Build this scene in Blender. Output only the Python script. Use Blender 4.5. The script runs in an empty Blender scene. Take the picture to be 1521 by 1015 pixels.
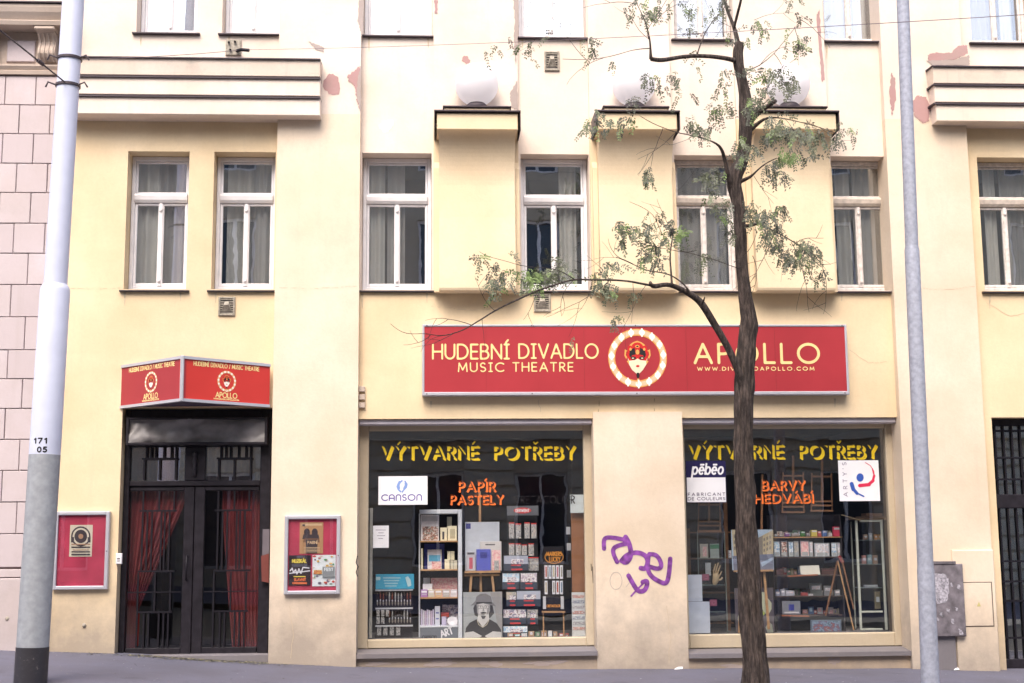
import bpy, math, random
import numpy as np
from mathutils import Vector, Matrix, noise
random.seed(7)
R = math.radians
scene = bpy.context.scene
# ------------------------------------------------------------------ camera
FPX, PITCH, YAW, ROLL, CAMD, CAMH = 2000.0, 0.14743, 0.055378, -0.008558, 17.5, 1.60
def cam_axes():
    f = Vector((math.sin(YAW)*math.cos(PITCH), math.cos(YAW)*math.cos(PITCH), math.sin(PITCH)))
    rt = Vector((math.cos(YAW), -math.sin(YAW), 0)); up = rt.cross(f)
    return rt*math.cos(ROLL)+up*math.sin(ROLL), -rt*math.sin(ROLL)+up*math.cos(ROLL), f
RT, UP, FW = cam_axes()
cd = bpy.data.cameras.new('camera'); cam = bpy.data.objects.new('camera', cd)
scene.collection.objects.link(cam); scene.camera = cam
cd.sensor_width = 36; cd.lens = 36*FPX/1521; cd.clip_start = .1; cd.clip_end = 900
m = Matrix.Identity(4)
for i in range(3): m[i][0], m[i][1], m[i][2] = RT[i], UP[i], -FW[i]
m.translation = (0, -CAMD, CAMH); cam.matrix_world = m
# ------------------------------------------------------------------ world, sun, exposure
w = bpy.data.worlds.new('World'); scene.world = w; w.use_nodes = True
nt = w.node_tree; bg = nt.nodes['Background']
sky = nt.nodes.new('ShaderNodeTexSky'); sky.sky_type = 'NISHITA'; sky.sun_disc = False
SUN_EL, SUN_AZ = R(51), R(196)          # azimuth measured clockwise from +Y
sky.sun_elevation = SUN_EL; sky.sun_rotation = SUN_AZ
sky.air_density = 0.9; sky.dust_density = 5.0; sky.ozone_density = 1.0
nt.links.new(sky.outputs[0], bg.inputs[0]); bg.inputs[1].default_value = 0.15
sl = bpy.data.lights.new('sun', 'SUN'); sl.energy = 1.0; sl.angle = R(44); sl.color = (1, .95, .88)
so = bpy.data.objects.new('sun', sl); scene.collection.objects.link(so)
sd = Vector((math.sin(SUN_AZ)*math.cos(SUN_EL), math.cos(SUN_AZ)*math.cos(SUN_EL), math.sin(SUN_EL)))
so.rotation_euler = sd.to_track_quat('Z', 'Y').to_euler(); so.location = (0, -10, 25)
vs = scene.view_settings
vs.view_transform = 'Standard'; vs.look = 'None'; vs.exposure = 1.20; vs.gamma = 1; vs.use_curve_mapping = False
scene.render.engine = 'CYCLES'; scene.cycles.max_bounces = 8; scene.cycles.transparent_max_bounces = 12
# ------------------------------------------------------------------ helpers
def P(px, py, Y=0.0):
    """the point of the vertical plane at depth Y that the photograph shows at px, py"""
    d = FW*FPX + RT*(px-760.5) - UP*(py-507.5)
    t = (CAMD+Y)/d.y
    return Vector((d.x*t, Y, CAMH+d.z*t))
def RECT(px0, py0, px1, py1, Y=0.0):
    mx, my = (px0+px1)/2, (py0+py1)/2
    return P(px0, my, Y).x, P(px1, my, Y).x, P(mx, py1, Y).z, P(mx, py0, Y).z
GP = [(-14, .85), (-8, .46), (-5.46, .32), (-4.05, .25), (-2.14, .12), (-1.04, .06), (.93, .01), (2, -.01), (6.12, -.06), (7.35, -.10), (14, -.25)]
def gz(x, y=0.0):
    z = float(np.interp(x, [a for a, b in GP], [b for a, b in GP]))
    return z + (.018*y if y < 0 else 0)
col = scene.collection
ORG = {}
def tag(o, label=None, cat=None, group=None, kind=None):
    if label: o['label'] = label
    if cat: o['category'] = cat
    if group: o['group'] = group
    if kind: o['kind'] = kind
    return o
def link(o, org, parent):
    org = Vector(org); ORG[o.name] = org
    if parent is not None:
        o.parent = parent; o.location = org - ORG[parent.name]
    else: o.location = org
    return o
def empty(name, loc, label, cat, group=None):
    o = bpy.data.objects.new(name, None); col.objects.link(o); o.empty_display_size = .2
    link(o, loc, None); return tag(o, label, cat, group)
class MB:
    def __init__(s): s.v = []; s.f = []; s.m = []; s.sm = []
    def face(s, pts, mi=0, smooth=False):
        b = len(s.v); s.v.extend([tuple(p) for p in pts]); s.f.append(tuple(range(b, b+len(pts)))); s.m.append(mi); s.sm.append(smooth)
    def mesh(s, vs_, fs, mi=0, smooth=False):
        b = len(s.v); s.v.extend([tuple(p) for p in vs_])
        for f in fs: s.f.append(tuple(b+i for i in f)); s.m.append(mi); s.sm.append(smooth)
    def box(s, x0, x1, y0, y1, z0, z1, mi=0, mat=None, bev=0):
        if bev:
            b = min(bev, (x1-x0)*.4, (z1-z0)*.4, (y1-y0)*.4)
            # chamfered front (towards -Y) edges
            v = [(x0, y1, z0), (x1, y1, z0), (x1, y1, z1), (x0, y1, z1), (x0, y0+b, z0), (x1, y0+b, z0), (x1, y0+b, z1), (x0, y0+b, z1),
                 (x0+b, y0, z0+b), (x1-b, y0, z0+b), (x1-b, y0, z1-b), (x0+b, y0, z1-b)]
            f = [(0, 1, 2, 3)[::-1], (0, 1, 5, 4)[::1], (1, 2, 6, 5), (2, 3, 7, 6), (3, 0, 4, 7), (4, 5, 9, 8), (5, 6, 10, 9), (6, 7, 11, 10), (7, 4, 8, 11), (8, 9, 10, 11)]
        else:
            v = [(x0, y0, z0), (x1, y0, z0), (x1, y1, z0), (x0, y1, z0), (x0, y0, z1), (x1, y0, z1), (x1, y1, z1), (x0, y1, z1)]
            f = [(0, 3, 2, 1), (4, 5, 6, 7), (0, 1, 5, 4), (1, 2, 6, 5), (2, 3, 7, 6), (3, 0, 4, 7)]
        if mat is not None: v = [mat @ Vector(p) for p in v]
        s.mesh(v, f, mi)
    def pbox(s, px0, py0, px1, py1, Y, t=.02, mi=0, bev=0):
        """box whose front face, at depth Y, fills this part of the photograph; t thick"""
        x0, x1, z0, z1 = RECT(px0, py0, px1, py1, Y); s.box(x0, x1, Y, Y+t, z0, z1, mi, bev=bev)
    def prism(s, poly, x0, x1, mi=0, smooth=False):
        """poly of (y, z), swept along X"""
        n = len(poly); b = [(x0, y, z) for y, z in poly] + [(x1, y, z) for y, z in poly]
        s.mesh(b, [(i, (i+1) % n, (i+1) % n+n, i+n) for i in range(n)], mi, smooth)
        s.mesh(b, [tuple(range(n))[::-1], tuple(range(n, 2*n))], mi)
    def tube(s, pts, rad, n=8, mi=0, cap=True, rfun=None):
        pts = [Vector(p) for p in pts]
        if not hasattr(rad, '__len__'): rad = [rad]*len(pts)
        vs_, prev = [], None
        for i, p in enumerate(pts):
            t = (pts[min(i+1, len(pts)-1)]-pts[max(i-1, 0)]).normalized()
            if prev is None:
                a = Vector((0, 1, 0)) if abs(t.y) < .8 else Vector((1, 0, 0))
                u = (a-t*a.dot(t)).normalized()
            else: u = (prev-t*prev.dot(t)).normalized()
            prev = u; v = t.cross(u)
            for k in range(n):
                th = 2*math.pi*k/n; r = rad[i]*(rfun(i, th, p) if rfun else 1)
                vs_.append(p+(u*math.cos(th)+v*math.sin(th))*r)
        fs = [(i*n+k, i*n+(k+1) % n, (i+1)*n+(k+1) % n, (i+1)*n+k) for i in range(len(pts)-1) for k in range(n)]
        s.mesh(vs_, fs, mi, True)
        if cap: s.mesh(vs_[:n]+vs_[-n:], [tuple(range(n))[::-1], tuple(range(n, 2*n))], mi)
    def lathe(s, c, prof, n=24, mi=0, smooth=True):
        c = Vector(c)
        vs_ = [c+Vector((r*math.cos(2*math.pi*k/n), r*math.sin(2*math.pi*k/n), z)) for r, z in prof for k in range(n)]
        fs = [(i*n+k, i*n+(k+1) % n, (i+1)*n+(k+1) % n, (i+1)*n+k) for i in range(len(prof)-1) for k in range(n)]
        s.mesh(vs_, fs, mi, smooth)
    def build(s, name, mats, parent=None, org=None, kind=None, label=None):
        if not isinstance(mats, (list, tuple)): mats = [mats]
        if not s.v: s.v = [(0, 0, 0)]
        a = np.array(s.v, dtype=float)
        if org is None:
            org = Vector(((a[:, 0].min()+a[:, 0].max())/2, (a[:, 1].min()+a[:, 1].max())/2, a[:, 2].min()))
        me = bpy.data.meshes.new(name); me.from_pydata([tuple(p) for p in a-np.array(tuple(org))], [], s.f)
        for mt in mats: me.materials.append(mt)
        me.polygons.foreach_set('material_index', s.m); me.polygons.foreach_set('use_smooth', s.sm); me.update()
        o = bpy.data.objects.new(name, me); col.objects.link(o); link(o, org, parent)
        if kind: o['kind'] = kind
        if label: o['label'] = label
        return o
# ------------------------------------------------------------------ materials
MATS = {}
def base_mat(name):
    mt = bpy.data.materials.new(name); mt.use_nodes = True
    return mt, mt.node_tree, mt.node_tree.nodes['Principled BSDF']
def mat(name, c, rough=.6, metal=0.0, var=.10, scale=6.0, bump=.0, spec=.3, grain=60.0):
    """painted/plain surface with slight procedural variation"""
    if name in MATS: return MATS[name]
    mt, t, b = base_mat(name); N, L = t.nodes, t.links
    tc = N.new('ShaderNodeTexCoord')
    ge = N.new('ShaderNodeNewGeometry')
    n1 = N.new('ShaderNodeTexNoise'); n1.inputs['Scale'].default_value = scale; n1.inputs['Detail'].default_value = 6
    L.new(ge.outputs['Position'], n1.inputs['Vector'])
    rp = N.new('ShaderNodeMapRange'); rp.inputs[1].default_value = .3; rp.inputs[2].default_value = .7
    rp.inputs[3].default_value = 1-var; rp.inputs[4].default_value = 1+var*.6
    L.new(n1.outputs[0], rp.inputs[0])
    mx = N.new('ShaderNodeVectorMath'); mx.operation = 'SCALE'; mx.inputs[0].default_value = c[:3]
    L.new(rp.outputs[0], mx.inputs['Scale']); L.new(mx.outputs[0], b.inputs['Base Color'])
    b.inputs['Roughness'].default_value = rough; b.inputs['Metallic'].default_value = metal
    b.inputs['Specular IOR Level'].default_value = spec
    if bump:
        n2 = N.new('ShaderNodeTexNoise'); n2.inputs['Scale'].default_value = grain; n2.inputs['Detail'].default_value = 8
        L.new(ge.outputs['Position'], n2.inputs['Vector'])
        bp_ = N.new('ShaderNodeBump'); bp_.inputs['Strength'].default_value = bump; bp_.inputs['Distance'].default_value = .01
        L.new(n2.outputs[0], bp_.inputs['Height']); L.new(bp_.outputs[0], b.inputs['Normal'])
    MATS[name] = mt; return mt
def plaster(name, c, stain=(.35, .3, .26), amount=.35, foot=None, streak=.25, fleck=0.0, top=None, vary=0):
    """painted render: cloudy tone, soot streaks, a splashed foot (dirt) above the pavement"""
    if name in MATS: return MATS[name]
    mt, t, b = base_mat(name); N, L = t.nodes, t.links
    ge = N.new('ShaderNodeNewGeometry')
    def nz(scale, det=6, vec=None, rough=.55):
        n = N.new('ShaderNodeTexNoise'); n.inputs['Scale'].default_value = scale; n.inputs['Detail'].default_value = det; n.inputs['Roughness'].default_value = rough
        L.new(vec or ge.outputs['Position'], n.inputs['Vector']); return n.outputs[0]
    def mr(src, a, b_, c_, d_):
        n = N.new('ShaderNodeMapRange'); n.clamp = True
        for k, x in zip((1, 2, 3, 4), (a, b_, c_, d_)): n.inputs[k].default_value = x
        L.new(src, n.inputs[0]); return n.outputs[0]
    def mix(fac, a, b_):
        n = N.new('ShaderNodeMix'); n.data_type = 'RGBA'
        L.new(fac, n.inputs[0])
        for s_, x in ((6, a), (7, b_)):
            if isinstance(x, tuple): n.inputs[s_].default_value = (*x, 1)
            else: L.new(x, n.inputs[s_])
        return n.outputs[2]
    def mth(op, a, b_):
        n = N.new('ShaderNodeMath'); n.operation = op
        for k, x in ((0, a), (1, b_)):
            if isinstance(x, (int, float)): n.inputs[k].default_value = x
            else: L.new(x, n.inputs[k])
        return n.outputs[0]
    c2 = (c[0]*.90, c[1]*.88, c[2]*.86); c3 = (min(c[0]*1.05, .9), min(c[1]*1.06, .9), min(c[2]*1.10, .9))
    o = mix(mr(nz(.9), .35, .65, 0, 1), c2, c3)
    o = mix(mr(nz(24, 8, None, .7), .40, .62, 0, .16), o, (c[0]*.74, c[1]*.71, c[2]*.68))
    o = mix(mr(nz(.35, 4), .52, .60, 0, .30), o, (min(c[0]*1.04, .9), c[1]*1.0, c[2]*.95))
    if vary:
        oi = N.new('ShaderNodeObjectInfo'); o = mix(mr(oi.outputs['Random'], 0, 1, 0, 1), (c[0]*(1-vary*1.5), c[1]*(1-vary*1.7), c[2]*(1-vary*1.5)), o)
    # vertical rain streaks
    mp = N.new('ShaderNodeMapping'); mp.inputs['Scale'].default_value = (5, 5, .35); L.new(ge.outputs['Position'], mp.inputs[0])
    st = mr(nz(1.6, 8, mp.outputs[0], .7), .55, .8, 0, streak)
    o = mix(st, o, stain)
    # cloudy grime
    gr = mr(nz(2.6, 9, None, .65), .56, .78, 0, amount)
    o = mix(gr, o, stain)
    if foot is not None:
        sp = N.new('ShaderNodeSeparateXYZ'); L.new(ge.outputs['Position'], sp.inputs[0])
        g = N.new('ShaderNodeMath'); g.operation = 'MULTIPLY_ADD'; g.inputs[1].default_value = .055; g.inputs[2].default_value = -.08
        L.new(sp.outputs[0], g.inputs[0])     # the pavement falls along X
        zz = mth('ADD', sp.outputs[2], g.outputs[0])
        wob = mth('MULTIPLY', nz(3.2, 8, None, .7), 1.5)
        zz = mth('SUBTRACT', zz, wob)
        o = mix(mr(zz, -.75, .35, foot, 0), o, (stain[0]*.8, stain[1]*.8, stain[2]*.8))
    if fleck:
        fl = mr(nz(9, 10, None, .75), .70, .74, 0, fleck)
        o = mix(fl, o, (c[0]*.55, c[1]*.48, c[2]*.45))
    L.new(o, b.inputs['Base Color']); b.inputs['Roughness'].default_value = .85; b.inputs['Specular IOR Level'].default_value = .2
    bp_ = N.new('ShaderNodeBump'); bp_.inputs['Strength'].default_value = .35; bp_.inputs['Distance'].default_value = .006
    hs = mth('ADD', nz(45, 10, None, .7), mth('MULTIPLY', nz(3, 3), 3.0))
    L.new(hs, bp_.inputs['Height']); L.new(bp_.outputs[0], b.inputs['Normal'])
    MATS[name] = mt; return mt
def glass(name, base=.07, tint=(.93, .95, .95), rough=.0, wav=.0):
    if name in MATS: return MATS[name]
    mt = bpy.data.materials.new(name); mt.use_nodes = True; t = mt.node_tree; N, L = t.nodes, t.links; N.clear()
    out = N.new('ShaderNodeOutputMaterial'); mx = N.new('ShaderNodeMixShader'); tr = N.new('ShaderNodeBsdfTransparent'); gl = N.new('ShaderNodeBsdfGlossy')
    tr.inputs[0].default_value = (*tint, 1); gl.inputs['Roughness'].default_value = rough; gl.inputs['Color'].default_value = (.95, .97, 1, 1)
    lw = N.new('ShaderNodeLayerWeight'); pw = N.new('ShaderNodeMath'); pw.operation = 'POWER'; pw.inputs[1].default_value = 5
    ma = N.new('ShaderNodeMath'); ma.operation = 'MULTIPLY_ADD'; ma.inputs[1].default_value = .9; ma.inputs[2].default_value = base
    L.new(lw.outputs['Facing'], pw.inputs[0]); L.new(pw.outputs[0], ma.inputs[0]); L.new(ma.outputs[0], mx.inputs[0])
    L.new(tr.outputs[0], mx.inputs[1]); L.new(gl.outputs[0], mx.inputs[2]); L.new(mx.outputs[0], out.inputs[0])
    if wav:
        ge = N.new('ShaderNodeNewGeometry'); n = N.new('ShaderNodeTexNoise'); n.inputs['Scale'].default_value = 1.7; n.inputs['Detail'].default_value = 2
        L.new(ge.outputs['Position'], n.inputs['Vector'])
        b = N.new('ShaderNodeBump'); b.inputs['Strength'].default_value = wav; b.inputs['Distance'].default_value = .02
        L.new(n.outputs[0], b.inputs['Height']); L.new(b.outputs[0], gl.inputs['Normal'])
    MATS[name] = mt; return mt
def bark():
    mt, t, b = base_mat('bark'); N, L = t.nodes, t.links
    ge = N.new('ShaderNodeNewGeometry'); mp = N.new('ShaderNodeMapping'); mp.inputs['Scale'].default_value = (20, 20, 4.0); L.new(ge.outputs['Position'], mp.inputs[0])
    n = N.new('ShaderNodeTexNoise'); n.inputs['Scale'].default_value = 1.6; n.inputs['Detail'].default_value = 9; n.inputs['Roughness'].default_value = .68
    L.new(mp.outputs[0], n.inputs['Vector'])
    cr = N.new('ShaderNodeValToRGB'); e = cr.color_ramp.elements
    e[0].position = .36; e[0].color = (.020, .014, .012, 1); e[1].position = .66; e[1].color = (.135, .10, .085, 1)
    e2 = cr.color_ramp.elements.new(.5); e2.color = (.052, .038, .034, 1)
    L.new(n.outputs[0], cr.inputs[0]); L.new(cr.outputs[0], b.inputs['Base Color']); b.inputs['Roughness'].default_value = .9
    bp_ = N.new('ShaderNodeBump'); bp_.inputs['Strength'].default_value = 1; bp_.inputs['Distance'].default_value = .03
    L.new(n.outputs[0], bp_.inputs['Height']); L.new(bp_.outputs[0], b.inputs['Normal']); return mt
def curtain_mat(name, c, trans=.3):
    mt, t, b = base_mat(name); N, L = t.nodes, t.links
    b.inputs['Base Color'].default_value = (*c, 1); b.inputs['Roughness'].default_value = .9
    ge = N.new('ShaderNodeNewGeometry'); n = N.new('ShaderNodeTexNoise'); n.inputs['Scale'].default_value = 3; n.inputs['Detail'].default_value = 5
    L.new(ge.outputs['Position'], n.inputs['Vector'])
    rp = N.new('ShaderNodeMapRange'); rp.inputs[3].default_value = .75; rp.inputs[4].default_value = 1.15; L.new(n.outputs[0], rp.inputs[0])
    mx = N.new('ShaderNodeVectorMath'); mx.operation = 'SCALE'; mx.inputs[0].default_value = c; L.new(rp.outputs[0], mx.inputs['Scale']); L.new(mx.outputs[0], b.inputs['Base Color'])
    return mt
def dots_mat():
    mt, t, b = base_mat('red_spotted_cloth'); N, L = t.nodes, t.links
    ge = N.new('ShaderNodeNewGeometry'); mp = N.new('ShaderNodeMapping'); mp.inputs['Rotation'].default_value = (0, R(45), 0); mp.inputs['Scale'].default_value = (38, 0, 38)
    L.new(ge.outputs['Position'], mp.inputs[0])
    fr = N.new('ShaderNodeVectorMath'); fr.operation = 'FRACTION'; L.new(mp.outputs[0], fr.inputs[0])
    su = N.new('ShaderNodeVectorMath'); su.operation = 'SUBTRACT'; su.inputs[1].default_value = (.5, 0, .5); L.new(fr.outputs[0], su.inputs[0])
    ln = N.new('ShaderNodeVectorMath'); ln.operation = 'LENGTH'; L.new(su.outputs[0], ln.inputs[0])
    lt = N.new('ShaderNodeMath'); lt.operation = 'LESS_THAN'; lt.inputs[1].default_value = .3; L.new(ln.outputs['Value'], lt.inputs[0])
    mx = N.new('ShaderNodeMix'); mx.data_type = 'RGBA'; L.new(lt.outputs[0], mx.inputs[0])
    mx.inputs[6].default_value = (.11, .006, .010, 1); mx.inputs[7].default_value = (.27, .055, .055, 1)
    L.new(mx.outputs[2], b.inputs['Base Color']); b.inputs['Roughness'].default_value = .9; return mt
def print_mat(name, cols, scale=26, seed=0):
    """blotchy multi-coloured print for small packaging covers"""
    if name in MATS: return MATS[name]
    mt, t, b = base_mat(name); N, L = t.nodes, t.links
    ge = N.new('ShaderNodeNewGeometry'); mp = N.new('ShaderNodeMapping'); mp.inputs['Location'].default_value = (seed*3.7, 0, seed*1.3); mp.inputs['Scale'].default_value = (scale, 1, scale*1.3)
    L.new(ge.outputs['Position'], mp.inputs[0])
    n = N.new('ShaderNodeTexNoise'); n.inputs['Scale'].default_value = 1; n.inputs['Detail'].default_value = 5; n.inputs['Roughness'].default_value = .7; L.new(mp.outputs[0], n.inputs['Vector'])
    cr = N.new('ShaderNodeValToRGB'); cr.color_ramp.interpolation = 'CONSTANT'
    k = len(cols)
    for i, c in enumerate(cols):
        p = .36+.28*i/max(k-1, 1) if i else 0
        e = cr.color_ramp.elements[i] if i < 2 else cr.color_ramp.elements.new(p)
        e.position = p; e.color = (*c, 1)
    L.new(n.outputs[0], cr.inputs[0]); L.new(cr.outputs[0], b.inputs['Base Color']); b.inputs['Roughness'].default_value = .45
    MATS[name] = mt; return mt
M = {}
M['yellow'] = plaster('yellow_render', (.77, .617, .405), foot=.75, amount=.10, streak=.12)
M['cream'] = plaster('cream_render', (.76, .638, .495), foot=.75, amount=.14, streak=.14)
M['pink'] = plaster('pale_pink_render', (.79, .68, .585), amount=.14, streak=.16)
M['corbel'] = plaster('corbel_render', (.78, .632, .43), amount=.06, streak=.10)
M['sooty'] = plaster('sooty_render', (.66, .56, .47), stain=(.36, .32, .28), amount=.75, streak=.5)
M['under'] = plaster('stained_base_render', (.66, .50, .34), amount=.75, streak=.3, foot=.8, fleck=.8)
M['stone'] = plaster('pinkish_stone', (.565, .495, .50), amount=.25, streak=.2, foot=.3, vary=.07)
M['moulding'] = plaster('beige_stone', (.52, .43, .36), amount=.4, streak=.3)
M['peel'] = plaster('bare_pink_plaster', (.46, .285, .275), amount=.6, fleck=.6)
M['peelgrey'] = plaster('bare_grey_plaster', (.42, .35, .32), amount=.5, fleck=.6)
M['flash'] = mat('dark_flashing', (.075, .06, .07), .5, .3)
M['white'] = mat('white_paint', (.80, .78, .80), .45, var=.08)
M['whiteold'] = mat('weathered_white_paint', (.72, .67, .64), .6, var=.2, scale=18, bump=.2)
M['oldframe'] = mat('beige_window_paint', (.62, .54, .47), .6, var=.2, scale=15)
M['glass'] = glass('window_glass', .27, wav=.05)
M['glassup'] = glass('upper_window_glass', .40, wav=.04)
M['doorglass'] = glass('door_glass', .045, tint=(1, 1, 1))
M['shopglass'] = glass('shop_glass', .10, tint=(1, 1, 1), wav=.06)
M['shelfglass'] = glass('cabinet_glass', .05)
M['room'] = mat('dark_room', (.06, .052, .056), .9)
M['roomback'] = mat('dark_shop_room', (.040, .034, .036), .9)
M['shopframe'] = plaster('cream_shop_frame', (.53, .45, .33), amount=.4, streak=.3)
M['greyslab'] = plaster('grey_ledge_stone', (.20, .185, .195), amount=.4, streak=.1)
M['shutter'] = mat('grey_shutter_box', (.52, .49, .55), .5, var=.1)
M['red'] = mat('red_sign_face', (.38, .037, .047), .38, var=.10, scale=1.4)
M['redb'] = mat('bright_red_sign_face', (.60, .048, .040), .35, var=.08, scale=2)
M['alu'] = mat('silver_frame', (.62, .62, .68), .35, .5, var=.06)
M['goldtext'] = mat('pale_yellow_print', (.86, .66, .30), .5)
M['yellowtext'] = mat('yellow_window_print', (.66, .47, .02), .5, var=.12, scale=14)
M['orange'] = mat('orange_window_print', (.78, .17, .035), .5)
M['black'] = mat('black_paint', (.022, .019, .025), .38, var=.4, scale=12, bump=.1)
M['iron'] = mat('black_iron', (.016, .014, .020), .45, .2)
M['ink'] = mat('black_ink', (.02, .018, .02), .5)
M['paper'] = mat('white_paper', (.78, .78, .82), .6, var=.04)
M['purple'] = mat('purple_spray', (.25, .07, .34), .6, var=.55, scale=14)
M['bark'] = bark()
M['wood'] = mat('beech_wood', (.46, .27, .13), .55, var=.2, scale=14)
M['wooddark'] = mat('dark_wood', (.22, .11, .055), .6, var=.2, scale=14)
M['boardbrown'] = mat('brown_board', (.26, .115, .05), .6, var=.15, scale=9)
M['poleup'] = mat('pale_blue_pole_paint', (.60, .635, .79), .5, var=.06, scale=5, bump=.08)
M['polelow'] = mat('grey_pole_paint', (.33, .35, .385), .6, var=.16, scale=14, bump=.2)
M['poleblack'] = print_mat('peeling_black_pole_paint', [(.03, .028, .035), (.03, .028, .035), (.035, .033, .04), (.13, .12, .12)], 13, 1)
M['pipe'] = mat('galvanised_pipe', (.37, .39, .47), .6, .1, var=.2, scale=22)
M['vent'] = mat('vent_metal', (.38, .34, .28), .6, var=.4, scale=30)
M['wire'] = mat('dull_wire', (.22, .17, .19), .7)
def opal():
    mt = bpy.data.materials.new('opal_glass'); mt.use_nodes = True; t = mt.node_tree; N, L = t.nodes, t.links; N.clear()
    out = N.new('ShaderNodeOutputMaterial'); a = N.new('ShaderNodeBsdfDiffuse'); b = N.new('ShaderNodeBsdfTranslucent'); x = N.new('ShaderNodeMixShader')
    a.inputs[0].default_value = (.93, .93, .96, 1); b.inputs[0].default_value = (.95, .95, .98, 1); x.inputs[0].default_value = .6
    g = N.new('ShaderNodeBsdfGlossy'); g.inputs['Roughness'].default_value = .12; y = N.new('ShaderNodeMixShader'); y.inputs[0].default_value = .05
    L.new(a.outputs[0], x.inputs[1]); L.new(b.outputs[0], x.inputs[2]); L.new(x.outputs[0], y.inputs[1]); L.new(g.outputs[0], y.inputs[2]); L.new(y.outputs[0], out.inputs[0]); return mt
M['globe'] = opal()
M['asphalt'] = plaster('pavement_asphalt', (.138, .137, .176), stain=(.075, .074, .09), amount=.7, streak=.0)
M['road'] = plaster('road_asphalt', (.12, .115, .105), stain=(.03, .03, .03), amount=.4, streak=0)
M['kerb'] = plaster('kerb_granite', (.34, .33, .33), amount=.4)
M['cabinetgrey'] = mat('grimy_grey_steel', (.19, .17, .19), .6, var=.5, scale=9, bump=.2)
M['leaf'] = mat('leaf_green', (.175, .195, .125), .6, var=.5, scale=5)
M['leafb'] = mat('leaf_bright_green', (.19, .27, .10), .6, var=.4, scale=5)
M['leafd'] = mat('leaf_dull_green', (.135, .142, .115), .7, var=.4, scale=5)
M['twig'] = mat('twig_bark', (.055, .042, .042), .9, var=.3)
M['lav'] = mat('pale_lilac', (.55, .53, .72), .6)
M['curtain'] = curtain_mat('white_net_curtain', (.74, .70, .66))
M['curtaingrey'] = curtain_mat('grey_net_curtain', (.50, .47, .46))
M['skysheet'] = curtain_mat('sky_reflection_white', (.88, .87, .88))  # white sheet colour that stands in for sky reflected in the panes
M['dots'] = dots_mat()
def C(r, g, b, rough=.5): return mat('paint_%02d_%02d_%02d' % (int(r*99), int(g*99), int(b*99)), (r, g, b), rough, var=.06, scale=12)
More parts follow.
